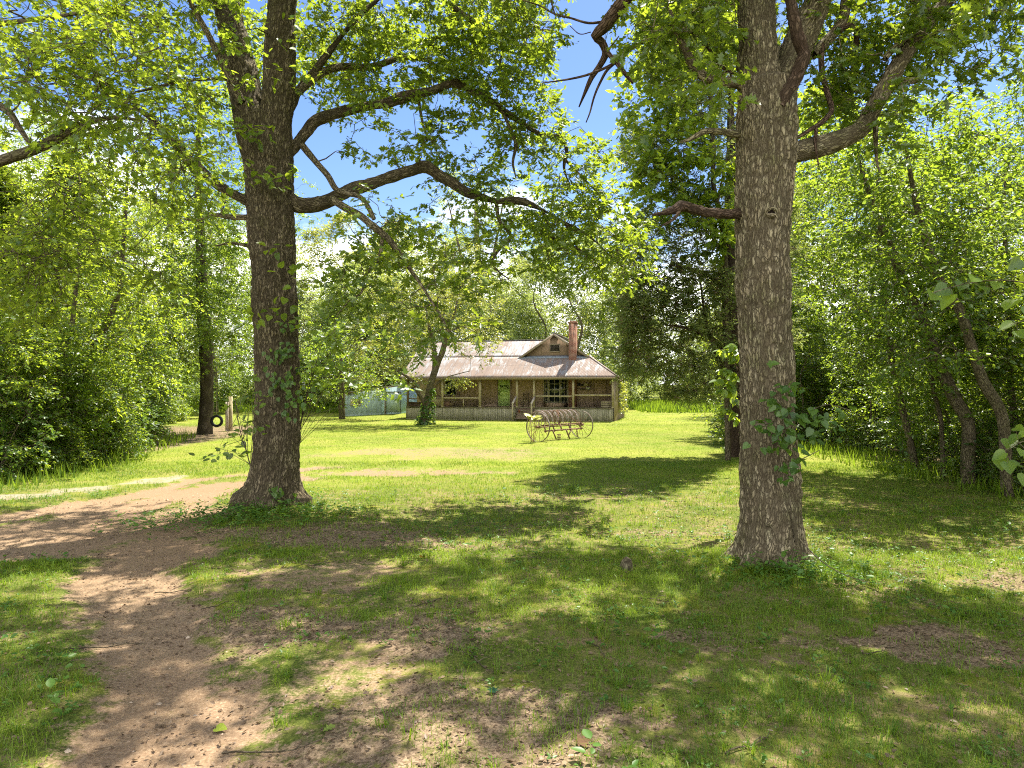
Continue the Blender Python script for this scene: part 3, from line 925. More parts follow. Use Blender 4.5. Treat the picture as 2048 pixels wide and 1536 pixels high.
# cedar
traced_tree('cedar_tree', 'dark ragged cedar with shredding bark just left of the gray oak', 'tree',
            [(1472, 930, 46), (1472, 905, 42), (1471, 850, 38), (1468, 780, 37), (1464, 700, 36), (1462, 620, 34), (1462, 540, 30), (1462, 440, 25), (1462, 340, 20), (1462, 240, 14), (1462, 140, 6)], 24, 304,
            [(1250, 1470, 540, 745, 22, 25, 260), (1240, 1470, 420, 560, 22.2, 25, 150), (1280, 1470, 250, 430, 22.4, 25, 110), (1330, 1460, 720, 790, 22.4, 24.5, 34), (1230, 1300, 560, 720, 22, 25, 70), (1470, 1600, 300, 700, 24, 27, 120), (1340, 1480, 40, 260, 23, 26, 110),
             (1240, 1300, 235, 330, 24, 27, 22), (1290, 1480, 30, 310, 22.5, 26, 90)],
            'leaf_cedar', 'needle', .17, 5, 18, .56, bark='bark_cedar', bias=.1, flat=.7, tilt=.9, k=24, leaf2=('leaf_twiggy', 2, 7, .12),
            extra=[([(1458, 730, 14), (1440, 690, 12), (1410, 670, 9), (1370, 655, 6), (1330, 650, 3)], 23.8, 22.5), ([(1456, 760, 12), (1436, 720, 10), (1425, 690, 8), (1412, 640, 6), (1400, 560, 3)], 23.8, 23),
                   ([(1458, 600, 12), (1430, 560, 9), (1390, 540, 6), (1340, 530, 3)], 24, 22.6)])
# second thinner stems and the heart-leaved tree left of the gray oak
traced_tree('redbud_tree', 'spindly heart-leaved tree hung with bare stems between cedar and gray oak', 'tree',
            [(1456, 920, 12), (1454, 800, 11), (1453, 640, 11), (1451, 520, 11), (1442, 430, 11), (1428, 370, 10), (1424, 250, 10), (1420, 130, 9), (1418, 20, 8), (1415, -90, 5)], 22.9, 305,
            [(1250, 1420, 110, 330, 21, 23, 80), (1260, 1480, 300, 450, 21, 23, 75), (1300, 1480, -40, 130, 21, 24, 70), (1410, 1480, 430, 520, 22, 23, 14), (1590, 1690, 170, 330, 22, 24, 30)],
            'leaf_maple', 'heart', .17, 4, 8, .7, bark='bark_wood', extra=[([(1436, 400, 5), (1455, 300, 4), (1462, 200, 4), (1465, 80, 2)], 22.9, 22.5)], flat=.6, tilt=.6)
# near maple whose boughs sweep in from the left
traced_tree('maple_tree', 'overhanging maple at the left edge with long drooping leafy boughs', 'tree',
            [(-330, 1080, 70), (-330, 900, 56), (-325, 700, 52), (-318, 500, 48), (-310, 300, 42), (-300, 100, 34), (-290, -100, 24), (-285, -280, 12)], 9.6, 306,
            [(0, 240, 60, 260, 8.0, 10.5, 46), (120, 400, 130, 330, 8, 10, 40), (-100, 220, -60, 110, 8, 11, 40), (0, 200, 360, 520, 9, 11, 34), (-60, 140, 500, 640, 9.5, 11.5, 40), (150, 330, 10, 140, 8.5, 10.5, 26),
             (280, 420, 280, 420, 8.6, 9.6, 16), (60, 330, 430, 560, 10, 12, 30)],
            'leaf_maple', 'maple', .085, 4, 10, .55, bark='bark_wood', bias=.2, flat=.22, tilt=.35, droop=.35, k=20, ells=[((-5.6, 9.0, 10.4), (3.4, 3.0, 2.2), 130, 8.6)],
            extra=[([(-315, 420, 30), (-150, 372, 26), (0, 322, 23), (68, 298, 22), (120, 272, 19), (164, 250, 14), (220, 236, 8), (290, 240, 4)], 9.6, 9.6),
                   ([(-305, 180, 22), (-120, 176, 18), (0, 212, 15), (40, 258, 12), (62, 292, 8)], 9.6, 9.6), ([(-320, 560, 14), (-100, 520, 11), (0, 500, 9), (60, 512, 8), (110, 540, 6), (150, 545, 4)], 9.6, 10.6),
                   ([(-300, 90, 18), (-100, 60, 14), (60, 40, 9), (200, 20, 5)], 9.6, 9.8)])

# leaning trunks at the edge of the right-hand wood
RT = [
    ('dark trunk leaning far to the left at the edge of the right wood', [(1944, 1000, 36), (1935, 940, 32), (1938, 846, 30), (1909, 789, 29), (1872, 703, 27), (1843, 646, 25), (1823, 603, 24), (1790, 520, 20), (1750, 420, 15), (1710, 300, 8)], 17, 401),
    ('light brown trunk leaning left out of the right-hand thicket', [(2016, 1000, 30), (2012, 932, 27), (2006, 832, 26), (1969, 766, 25), (1943, 689, 23), (1915, 617, 22), (1895, 586, 21), (1860, 500, 18), (1830, 400, 13), (1810, 280, 7)], 15, 402),
    ('slim pale trunk tilting left beside the grassy woodland path', [(1838, 950, 18), (1829, 926, 17), (1812, 846, 16), (1792, 760, 15), (1777, 689, 14), (1769, 617, 13), (1760, 520, 11), (1755, 400, 8), (1760, 280, 4)], 20, 403),
    ('thin upright sapling standing between two leaning woodland trunks', [(1888, 985, 12), (1886, 955, 11), (1882, 846, 11), (1866, 775, 10), (1858, 690, 9), (1850, 600, 7), (1845, 480, 4)], 18, 404),
    ('dark upright trunk deep in the right-hand thicket', [(2034, 980, 20), (2031, 900, 18), (2029, 832, 17), (2022, 760, 15), (2018, 640, 13), (2010, 480, 9), (2010, 340, 4)], 18, 405),
]
for i, (lb, pts, d, sd) in enumerate(RT):
    pts = [(u_, v_, w_ * .82) for u_, v_, w_ in pts]
    u, v = pts[-2][0], pts[-2][1]
    bx = [(u - 150, u + 170, v - 200, v + 160, d - 2, d + 2, 130), (u - 60, u + 200, v + 120, v + 330, d - 1.5, d + 2, 60)]
    traced_tree('woodland_tree', lb, 'tree', pts, d, sd, bx, 'leaf_wood', 'oval' if i < 2 else 'simple', .12, 5, 11, .65, k=14)
LT = [
    ('slanting brown trunk with a fork at the edge of the left wood', [(133, 925, 22), (136, 895, 18), (148, 832, 17), (168, 754, 15), (187, 695, 14), (219, 637, 12), (240, 560, 10), (250, 450, 7), (255, 330, 4)], 23.5, 411),
    ('thin curved trunk left of the slanting one in the left wood', [(76, 920, 13), (78, 890, 12), (94, 832, 11), (117, 754, 11), (137, 684, 10), (150, 600, 8), (160, 480, 6), (160, 360, 3)], 21.5, 412),
]
for i, (lb, pts, d, sd) in enumerate(LT):
    u, v = pts[-2][0], pts[-2][1]
    bx = [(u - 130, u + 130, v - 150, v + 200, d - 2, d + 2, 120), (u - 120, u + 100, v + 180, v + 330, d - 1.5, d + 1.5, 60)]
    traced_tree('woodland_tree', lb, 'tree', pts, d, sd, bx, 'leaf_maple', 'simple', .13, 5, 11, .7, k=12)
traced_tree('round_tree', 'small round-topped tree standing before the blue shed', 'tree',
            [(684, 845, 14), (684, 832, 13), (684, 800, 12), (684, 770, 10), (683, 735, 7), (682, 700, 3)], 52, 413,
            [(610, 745, 700, 795, 49, 55, 80), (630, 730, 640, 720, 49, 55, 45), (720, 800, 700, 790, 49, 51, 28)], 'leaf_wood', 'simple', .2, 5, 10, .9, k=10)

# ------------------------------------------------------------------ woodland built from shared variants
VAR = {}


def variant(key, mat, bark='bark_wood', **kw):
    w, lv = tree_variant(**kw)
    VAR[key] = (w.mesh(key + '_wood', M[bark]), leaf_mesh(key + '_leaves', lv, M[mat]))


for i in range(4):
    variant(f'tall{i}', ('leaf_wood', 'leaf_maple', 'leaf_wood', 'leaf_far')[i], seed=500 + i, H=16 + i * 1.3, cb=3.0, cr=4.2 + .3 * i, n=480, tr=.2, ll=.135, T=5, L=15, tl=.85, gap=.52, gs=2.3, lean=.8)
for i in range(3):
    variant(f'edge{i}', ('leaf_wood', 'leaf_maple', 'leaf_maple')[i], seed=520 + i, H=9.5 + i, cb=.9, cr=3.4, n=640, tr=.13, shape='edge', ll=.115, T=5, L=14, tl=.72, gap=.50, gs=1.9, lean=1.0, leaf='simple', flat=.25)
for i in range(3):
    variant(f'sapling{i}', ('leaf_wood', 'leaf_maple', 'leaf_wood')[i], seed=540 + i, H=4.6 + .7 * i, cb=.5, cr=1.8, n=250, tr=.05, ll=.11, T=5, L=12, tl=.6, gap=.35, lean=.5, leaf='oval', flat=.25)
for i in range(4):
    variant(f'shrub{i}', ('leaf_wood', 'leaf_maple', 'leaf_wood', 'leaf_vine')[i], seed=560 + i, H=1.5 + .3 * i, cb=.08, cr=1.15 + .1 * i, n=130, tr=.025, ll=.10, T=4, L=10, tl=.45, gap=.25, lean=.3, leaf='oval', multi=3)
for i in range(3):
    variant(f'far{i}', ('leaf_far', 'leaf_far', 'leaf_yellow')[i], seed=580 + i, H=15 + 2 * i, cb=1.6, cr=5.0, n=440, tr=.24, ll=.22, T=5, L=11, tl=1.2, gap=.52, gs=2.2, lean=.8, twig=False)

PROTO = {}


def plant(key, name, x, y, sc, rz, label, cat, group, trunk='trunk', crown='crown'):
    k2 = (key, name)
    if k2 not in PROTO:
        r = thing(name, label, cat, (x, y, tz(x, y)), rz, group)
        link(trunk, VAR[key][0], r)
        link(crown, VAR[key][1], r)
        PROTO[k2] = r
    else:
        r = copy_tree(PROTO[k2])
        r.location = (x, y, tz(x, y))
        r.rotation_euler = (0, 0, rz)
        tag(r, label, cat, group)
    r.scale = (sc, sc, sc * (.92 + .16 * ((x * 7.3 + y * 3.1) % 1)))
    return r


rw = np.random.default_rng(77)


def scatter(spots, keys, name, label, cat, group, s0=.85, s1=1.15, jit=.5, **kw):
    for j, (x, y) in enumerate(spots):
        plant(keys[int(rw.integers(len(keys)))], name, x + rw.uniform(-jit, jit), y + rw.uniform(-jit, jit), rw.uniform(s0, s1), rw.uniform(0, 6.28), label, cat, group, **kw)


# left wood: edge, then tall rows behind
scatter([(-16.8, 18.0), (-17.2, 22.5), (-18.2, 26.5), (-20.4, 30.5), (-23.2, 35), (-25.5, 41), (-27.5, 48)], ['edge0', 'edge1', 'edge2'], 'edge_tree',
        'leafy low-branched tree along the front of the left wood', 'tree', 'trees fronting the left wood')
scatter([(-20.5, 16.5), (-21.5, 21.5), (-22.5, 26), (-25, 30), (-25.5, 35), (-28, 41), (-30, 48), (-30, 56), (-24, 24), (-24.5, 18), (-29, 30), (-33, 37), (-36, 45), (-37, 54), (-29, 23),
         (-27, 63), (-35, 63), (-43, 60)],
        ['tall0', 'tall1', 'tall2'], 'tall_woodland_tree', 'tall leafy tree standing inside the left wood', 'tree', 'tall trees of the left wood')
scatter([(-14.3, 19.8), (-14.9, 24.4), (-16.4, 29), (-14.0, 17.2), (-19.4, 32.8), (-18, 24), (-20.5, 28), (-22, 33), (-25, 30), (-24, 37), (-27, 45), (-21.8, 38.4), (-23.9, 45), (-25, 52)], ['sapling0', 'sapling1', 'sapling2'], 'sapling',
        'leafy sapling filling the edge of the left wood', 'sapling', 'saplings of the left wood')
scatter([(-13.4, 17.5), (-13.5, 19.2), (-13.9, 20.9), (-13.9, 22.6), (-14.6, 24.4), (-14.9, 26.2), (-15.6, 28), (-17.0, 29.8), (-18.3, 31.4), (-19.6, 33.8), (-20.8, 36.2), (-21.8, 39), (-22.8, 42), (-23.5, 45.5),
         (-24, 49), (-14.8, 18.4), (-15.2, 21.8)],
        ['shrub0', 'shrub1', 'shrub2', 'shrub3'], 'shrub', 'green shrub at the foot of the left wood', 'shrub', 'shrubs at the foot of the left wood', jit=.3, trunk='stems', crown='foliage')
# right wood
scatter([(12.4, 33.0), (15.5, 14.2), (14.6, 36.5), (17.5, 43)], ['edge0', 'edge1', 'edge2'], 'edge_tree',
        'leafy low-branched tree along the front of the right wood', 'tree', 'trees fronting the right wood')
scatter([(21.5, 24), (23.5, 19), (26, 27), (22, 15), (17.0, 35), (22, 31), (23, 23), (19.5, 38), (26, 44), (22, 48), (28, 35), (20.5, 15.5), (24.5, 56), (33, 46), (20.5, 56)],
        ['tall0', 'tall1', 'tall2'], 'tall_woodland_tree', 'tall leafy tree standing inside the right wood', 'tree', 'tall trees of the right wood')
scatter([(13.8, 20.6), (13.4, 25.6), (12.2, 29.6), (14.2, 31), (13.2, 17.0), (16.5, 30), (18, 28), (17.5, 33), (19.5, 32), (21, 36), (18.2, 22.5), (19.5, 20), (22, 26.5), (16, 26.5), (24, 33), (20, 41), (23, 42), (17, 37), (13.6, 34), (16.2, 40), (18.0, 47)], ['sapling0', 'sapling1', 'sapling2'], 'sapling',
        'leafy sapling filling the edge of the right wood', 'sapling', 'saplings of the right wood')
scatter([(11.7, 15.4), (12.3, 17.2), (12.9, 19), (13.0, 21), (13.2, 23), (13.2, 25), (12.9, 27), (12.2, 28.6), (10.6, 30.2), (9.4, 28.8), (11.5, 13.4), (12.9, 15.2), (13.7, 18.2)],
        ['shrub0', 'shrub1', 'shrub2', 'shrub3'], 'shrub', 'green shrub at the foot of the right wood', 'shrub', 'shrubs at the foot of the right wood', .5, .75, .3, trunk='stems', crown='foliage')
scatter([(13.4, 35.5), (14.8, 39), (16, 43), (17.3, 47), (8.7, 25.0)],
        ['shrub0', 'shrub1', 'shrub2', 'shrub3'], 'shrub', 'green shrub at the foot of the right wood', 'shrub', 'shrubs at the foot of the right wood', jit=.3, trunk='stems', crown='foliage')
# behind house and field
scatter([(-24, 84), (-17, 90), (-10, 86), (-3, 90), (4, 85), (-31, 92), (-38, 84), (1, 98), (-8, 100), (-20, 102), (-45, 94), (-27, 80), (-33, 76), (-14, 84), (0, 80), (-6, 84), (-41, 74), (-19, 80)], ['far0', 'far1', 'far2'], 'background_tree',
        'pale green full tree in the line behind the house roof', 'tree', 'trees behind the house', .95, 1.25)
scatter([(-12, 72), (-17, 76), (-1.5, 70), (-6, 74), (-22, 74), (-15, 68)], ['far0', 'far1'], 'background_tree', 'pale green tree between the shed and the house', 'tree', 'trees close behind the house', .7, .9)
scatter([(10.5, 72), (13.5, 79), (8.5, 86)], ['far2', 'far1', 'far0'], 'background_tree', 'light sunny tree behind the chimney', 'tree', 'trees behind the chimney', .62, .78)
scatter([(20, 88), (24, 84), (27, 94), (32, 88), (17, 98), (36, 98), (42, 92), (12, 104), (24, 108), (22.5, 74), (26, 67), (29, 77)], ['far0', 'far1'], 'background_tree', 'blue-green tree beyond the field right of the house', 'tree', 'trees beyond the field', .7, 1.0)
scatter([(19, 82), (22, 79), (16, 86), (-27, 70), (-24, 74), (-21, 71), (-30, 66), (-27, 60)], ['sapling0', 'sapling2', 'shrub1'], 'field_bush', 'bright bush at the far edge of the lawn', 'bush', 'bushes at the far edge of the lawn', 1.0, 1.5, trunk='stems', crown='foliage')
scatter([(-9.5, 67), (-3.2, 66), (3.0, 69), (6.8, 67), (-14.5, 66), (-19, 66), (0.5, 75), (10, 78)], ['far0', 'far1', 'far2'], 'background_tree', 'full pale green tree rising right behind the farmhouse', 'tree', 'trees rising right behind the farmhouse', .8, 1.05, .3)
# trees standing just outside the picture on the right shade the front lawn
scatter([(11.6, 8.6), (10.8, 4.4)], ['edge1'], 'edge_tree', 'leafy tree at the near right end of the right wood', 'tree', 'trees at the near end of the right wood', .9, 1.0, 0)

# ------------------------------------------------------------------ boxy things
class MB:
    """collects boxes, bars and panels into one mesh"""

    def __init__(s):
        s.V, s.F, s.n = [], {}, 0

    def add(s, V, faces):
        V = np.asarray(V, float).reshape(-1, 3)
        for f in faces:
            s.F.setdefault(len(f), []).append([i + s.n for i in f])
        s.V.append(V)
        s.n += len(V)
        return s

    def box(s, x0, x1, y0, y1, z0, z1):
        V = [(x, y, z) for z in (z0, z1) for y in (y0, y1) for x in (x0, x1)]
        return s.add(V, [(0, 2, 3, 1), (4, 5, 7, 6), (0, 1, 5, 4), (2, 6, 7, 3), (0, 4, 6, 2), (1, 3, 7, 5)])

    def bar(s, a, b, w, h, up=(0, 0, 1)):
        a, b = np.asarray(a, float), np.asarray(b, float)
        t = nrm(b - a)
        u = np.cross(t, np.asarray(up, float))
        if np.linalg.norm(u) < 1e-4:
            u = np.cross(t, np.array([1., 0, 0]))
        u = nrm(u)
        v = np.cross(u, t)
        V = [p + u * i * w / 2 + v * j * h / 2 for p in (a, b) for i, j in ((-1, -1), (1, -1), (1, 1), (-1, 1))]
        return s.add(V, [(0, 1, 2, 3), (7, 6, 5, 4), (0, 4, 5, 1), (1, 5, 6, 2), (2, 6, 7, 3), (3, 7, 4, 0)])

    def prism(s, poly, d):
        """planar polygon (list of 3d points) extruded by vector d"""
        P = np.asarray(poly, float)
        n = len(P)
        V = np.vstack([P, P + np.asarray(d, float)])
        fs = [tuple(range(n - 1, -1, -1)), tuple(range(n, 2 * n))] + [(i, (i + 1) % n, n + (i + 1) % n, n + i) for i in range(n)]
        return s.add(V, fs)

    def lathe(s, prof, k=16, c=(0, 0, 0), axis='z'):
        a = np.linspace(0, 2 * np.pi, k, endpoint=False)
        V = []
        for r, z in prof:
            for q in a:
                p = (r * math.cos(q), r * math.sin(q), z)
                if axis == 'y':
                    p = (p[0], p[2], p[1])
                if axis == 'x':
                    p = (p[2], p[0], p[1])
                V.append(np.add(p, c))
        m = len(prof)
        fs = [(i * k + j, i * k + (j + 1) % k, (i + 1) * k + (j + 1) % k, (i + 1) * k + j) for i in range(m - 1) for j in range(k)]
        return s.add(V, fs)

    def tube(s, P, r, k=6):
        w = Wood()
        P = np.asarray(P, float)
        w.tube(P, np.full(len(P), r) if np.isscalar(r) else r, k)
        V = np.concatenate(w.V)
        for f in (w.Fq, w.F3):
            for q in f:
                s.F.setdefault(q.shape[1], []).extend((q + s.n).tolist())
        s.V.append(V)
        s.n += len(V)
        return s

    def build(s, name, mat, parent=None, smooth=False, label=None):
        me = mesh_np(name, np.concatenate(s.V), [(np.array(f), 0) for f in s.F.values()], [mat], smooth)
        o = link(name, me, parent)
        if label:
            o['label'] = label
        return o


def wall_mat(name, base, board=.30, stain=.5, stain_col=(.10, .085, .045), groove=True):
    t = NT(name)
    o = t.obj()
    n1 = t.noise(t.mapv(o, (2.2, 2.2, .7)), 1.6, 5, .62)
    n2_ = t.noise(t.mapv(o, (14, 14, .8)), 1.5, 4, .6)
    col = t.mix(t.ramp(n1, [(.35, 0), (.7, 1)]), base, tuple(c * .68 for c in base))
    col = t.mix(t.ramp(n2_, [(.42, 0), (.75, stain)]), col, stain_col)
    sx_ = t.n('SeparateXYZ', Vector=o)
    u = t.math('ADD', sx_.outputs[0], sx_.outputs[1])
    fr = t.math('FRACT', t.math('DIVIDE', u, board))
    gr = t.ramp(fr, [(.0, 1), (.05, 0), (.95, 0), (1.0, 1)])
    if groove:
        col = t.mix(t.math('MULTIPLY', gr, .55), col, tuple(c * .35 for c in base))
    h = t.math('SUBTRACT', t.math('MULTIPLY', n2_, .4), gr)
    return t.done(col, .9, t.bump(h, .5, .012), .15)


def roof_mat(name):
    t = NT(name)
    o = t.obj()
    st = t.noise(t.mapv(o, (4.2, .8, .8)), 1.1, 6, .72)
    big = t.noise(t.mapv(o, (.55, .5, .5)), 1.0, 4, .6)
    fine = t.noise(t.mapv(o, (16, 3.0, 3.0)), 1.3, 5, .7)
    sep = t.n('SeparateXYZ', Vector=o)
    low = t.n('MapRange', Value=sep.outputs[2], i1=3.1, i2=6.2, i3=.055, i4=-.005).outputs[0]
    f = t.math('ADD', t.math('ADD', t.math('MULTIPLY', st, .66), t.math('MULTIPLY', big, .42)), low)
    f = t.math('ADD', f, t.math('MULTIPLY', t.math('SUBTRACT', fine, .5), .45))
    tin = t.ramp(fine, [(.3, (.14, .14, .142)), (.7, (.30, .30, .30))])
    rust = t.ramp(st, [(.3, (.085, .052, .035)), (.55, (.165, .112, .082)), (.8, (.25, .195, .155))])
    k = t.ramp(f, [(.47, 0), (.58, .92)])
    col = t.mix(k, tin, rust)
    seam = t.math('FRACT', t.math('DIVIDE', sep.outputs[0], .69))
    seam = t.ramp(seam, [(.0, .6), (.06, 0), (.94, 0), (1.0, .6)])
    lap = t.math('FRACT', t.math('DIVIDE', t.math('ADD', sep.outputs[2], t.math('MULTIPLY', big, .10)), 1.02))
    lap = t.ramp(lap, [(.0, .55), (.04, 0), (.98, 0), (1.0, .55)])
    col = t.mix(t.math('MAXIMUM', seam, lap), col, (.07, .05, .042))
    b = t.n('BsdfPrincipled')
    t.t.links.new(col, b.inputs['Base Color'])
    b.inputs['Metallic'].default_value = 0.0
    t.t.links.new(t.ramp(k, [(0, .58), (1, .9)]), b.inputs['Roughness'])
    t.t.links.new(t.bump(fine, .25, .01), b.inputs['Normal'])
    t.t.links.new(b.outputs[0], t.out.inputs[0])
    return t.m


def brick_mat(name):
    t = NT(name)
    o = t.obj()
    sp = t.n('SeparateXYZ', Vector=o)
    v = t.n('CombineXYZ', X=t.math('ADD', sp.outputs[0], sp.outputs[1]), Y=sp.outputs[2])
    b = t.n('TexBrick', Vector=v.outputs[0], Scale=1.0)
    for nm, val in (('Brick Width', .22), ('Row Height', .085), ('Mortar Size', .014), ('Mortar Smooth', .2), ('Bias', 0.0)):
        b.inputs[nm].default_value = val
    b.inputs['Color1'].default_value = (.16, .045, .025, 1)
    b.inputs['Color2'].default_value = (.23, .085, .045, 1)
    b.inputs['Mortar'].default_value = (.28, .21, .15, 1)
    n = t.noise(o, 3.2, 5, .65)
    col = t.mix(t.ramp(n, [(.45, 0), (.7, .7)]), b.outputs['Color'], (.10, .05, .035))
    return t.done(col, .9, t.bump(b.outputs['Fac'], -.5, .01), .15)


M['wall'] = wall_mat('brown_painted_wall', (.45, .32, .21), .41, .35)
M['gable'] = wall_mat('gable_boards', (.27, .18, .115), .2, .5, (.14, .13, .07))
M['sideboard'] = wall_mat('weathered_siding', (.36, .28, .21), .22, .6, (.16, .12, .085))
M['skirt'] = wall_mat('mossy_skirting_tin', (.40, .36, .25), .17, .8, (.10, .105, .035))
M['roof'] = roof_mat('rusty_tin_roof')
M['brick'] = brick_mat('old_red_brick')
M['post'] = wood_mat('weathered_post', (.30, .25, .145), (.46, .39, .24))
M['postdark'] = wood_mat('dark_post', (.12, .085, .05), (.20, .145, .085))
M['porchwood'] = wood_mat('porch_boards', (.15, .12, .075), (.29, .24, .15), (.35, 3, 3), (.10, .11, .035))
M['railwood'] = wood_mat('pale_handrail', (.40, .33, .26), (.60, .53, .43), (3, .4, 3))
M['trim'] = wood_mat('dull_trim', (.22, .175, .115), (.36, .29, .20))
M['green'] = plain('lime_green_paint', (.58, .74, .24), .55, .3, 0, .18)
M['greendark'] = plain('green_shadow_line', (.17, .34, .04), .6, .3)
M['winframe'] = plain('old_cream_paint', (.46, .42, .29), .6)
M['iron'] = plain('dark_iron', (.02, .018, .016), .6)
M['rust'] = bark_mat('rusty_iron', (.075, .045, .03), (.20, .115, .075), (.36, .24, .16), moss_amt=0, bump=.25)
M['rustpaint'] = bark_mat('faded_purple_paint', (.24, .17, .165), (.40, .31, .30), (.55, .47, .45), moss_amt=0, bump=.2)
M['rimgray'] = bark_mat('worn_gray_rim', (.055, .04, .032), (.17, .13, .105), (.40, .37, .34), moss_amt=0, bump=.2)
M['shedblue'] = wall_mat('blue_gray_sheet', (.42, .56, .60), .30, .3, (.14, .20, .17))
M['shedgreen'] = wall_mat('gray_green_sheet', (.40, .50, .47), .30, .35, (.13, .17, .12))
M['shedlight'] = wall_mat('sky_blue_sheet', (.40, .60, .70), .24, .25, (.24, .36, .38))
M['cream'] = plain('cream_panel', (.52, .42, .25), .7)
M['rubber'] = plain('tyre_rubber', (.012, .012, .012), .75, .3)
M['wicker'] = plain('wicker', (.34, .29, .17), .85)
M['white'] = plain('white_enamel', (.68, .68, .62), .4)
M['crate'] = wood_mat('crate_slats', (.28, .23, .145), (.44, .37, .24), (.4, 3, 3))


def glass_mat():
    t = NT('window_glass')
    b = t.n('BsdfPrincipled')
    b.inputs['Base Color'].default_value = (.012, .018, .016, 1)
    b.inputs['Roughness'].default_value = .06
    b.inputs['Specular IOR Level'].default_value = .8
    n = t.bump(t.noise(t.obj(), 3.0, 2, .5), .12, .02)
    t.t.links.new(n, b.inputs['Normal'])
    t.t.links.new(b.outputs[0], t.out.inputs[0])
    return t.m


M['glass'] = glass_mat()

# ------------------------------------------------------------------ the farmhouse (local frame: x along the front, y back, z up)
HX, HY, HA = -8.03, 51.8, 14.0
hc, hs = math.cos(R(HA)), math.sin(R(HA))
HZ0 = 0.0


def hlx(u, ly):
    q = (u - 1024) / F
    return (q * (HY + ly * hc) - HX - ly * hs) / (hc + q * hs)


def hlz(v, lx, ly):
    Y = HY - lx * hs + ly * hc
    return HC - (v - HZ) * Y / F - HZ0


def hw(lx, ly, lz):
    return (HX + lx * hc + ly * hs, HY - lx * hs + ly * hc, HZ0 + lz)


HW, HD, FL, PW, EZ = 15.7, 8.6, .95, 2.2, 3.13
SL = .625
house = thing('farmhouse', 'old brown farmhouse with a rusty tin roof, deep front porch and lime green door', 'house', (HX, HY, HZ0), -R(HA))


def roof_sheet(quad, nx, ny, ribdir=0, amp=.014, pitch=.23, th=.02, wav=.03):
    """corrugated sheet between 4 corners: a,b along the eave, d,c along the top"""
    a, b, c_, d_ = [np.asarray(q, float) for q in quad]
    s_, t_ = np.meshgrid(np.linspace(0, 1, nx), np.linspace(0, 1, ny))
    Pq = (a * (1 - s_[..., None]) + b * s_[..., None]) * (1 - t_[..., None]) + (d_ * (1 - s_[..., None]) + c_ * s_[..., None]) * t_[..., None]
    nn = nrm(np.cross(b - a, d_ - a))
    co_ = Pq[..., ribdir]
    f = amp * np.abs(np.sin(np.pi * co_ / pitch)) ** .5 * 1.0
    f = f + wav * (vnoise(np.stack([co_ * .8, t_ * 1.2, t_ * 0], -1), 9) - .5) * (1 - t_) ** 1.5
    Pq = Pq + nn * f[..., None]
    i = np.arange(nx * ny).reshape(ny, nx)
    q = np.stack([i[:-1, :-1], i[:-1, 1:], i[1:, 1:], i[1:, :-1]], -1).reshape(-1, 4)
    return Pq.reshape(-1, 3), q


def roof_part(name, quads, mat, parent):
    V, Fq, n = [], [], 0
    for q in quads:
        v, f = roof_sheet(*q[0], **q[1]) if isinstance(q, tuple) else roof_sheet(q)
        V.append(v)
        Fq.append(f + n)
        n += len(v)
    me = mesh_np(name, np.concatenate(V), [(np.concatenate(Fq), 0)], [mat], True)
    o = link(name, me, parent)
    md = o.modifiers.new('thick', 'SOLIDIFY')
    md.thickness = .02
    md.offset = -1
    return o


GX0, GX1 = 8.36, 13.62
GXM = (GX0 + GX1) / 2
GB = EZ + (PW + .35) * SL          # roof height at the wall plane
RG, RGY = 6.15, 4.48               # main ridge
GT = 6.46                          # wing ridge
EX = HW + .35
front = [((-.38, -.35, EZ), (EX, -.35, EZ), (GX1, PW, GB), (-.38, PW, GB))]
roof = roof_part('roof', [
    ((front[0], 420, 10), {}),
    (((( -.38, PW, GB), (GXM, PW, GB), (GXM, RGY, RG), (-.38, RGY, RG)), 300, 8), dict(wav=0)),
    (((( GXM, 2 * RGY + .35, EZ), (-.38, 2 * RGY + .35, EZ), (-.38, RGY, RG), (GXM, RGY, RG)), 60, 6), {}),
    ((((EX, -.35, EZ), (HW + .12, HD + .2, EZ - .42), (GX1, HD + .2, GB - .5), (GX1, PW, GB)), 220, 8), dict(ribdir=1, wav=0)),
], M['roof'], house)
wr = roof_part('wing_roof', [
    ((((GX0 - .16, HD + .3, GB - .13), (GX0 - .16, PW - .22, GB - .13), (GXM, PW - .22, GT), (GXM, HD + .3, GT)), 160, 6), dict(ribdir=1, wav=0)),
    ((((GX1 + .16, PW - .22, GB - .13), (GX1 - .5, HD + .2, GB - .2), (GXM, HD + .2, GT - .25), (GXM, PW - .22, GT)), 160, 6), dict(ribdir=1, wav=0)),
], M['roof'], house)
# ridge caps and eave board
b = MB()
b.bar((-.4, RGY, RG + .012), (GXM - .5, RGY, RG + .012), .22, .035)
b.bar((GXM, PW - .2, GT + .012), (GXM, HD + .3, GT + .012), .22, .035)
b.bar((EX - .03, -.32, EZ + .012), (GX1 + .03, PW - .02, GB + .03), .16, .03)
b.build('ridge_cap', M['roof'], house)
b = MB()
b.box(-.30, EX - .06, -.27, -.23, EZ - .15, EZ - .015)
b.build('fascia_board', M['trim'], house)
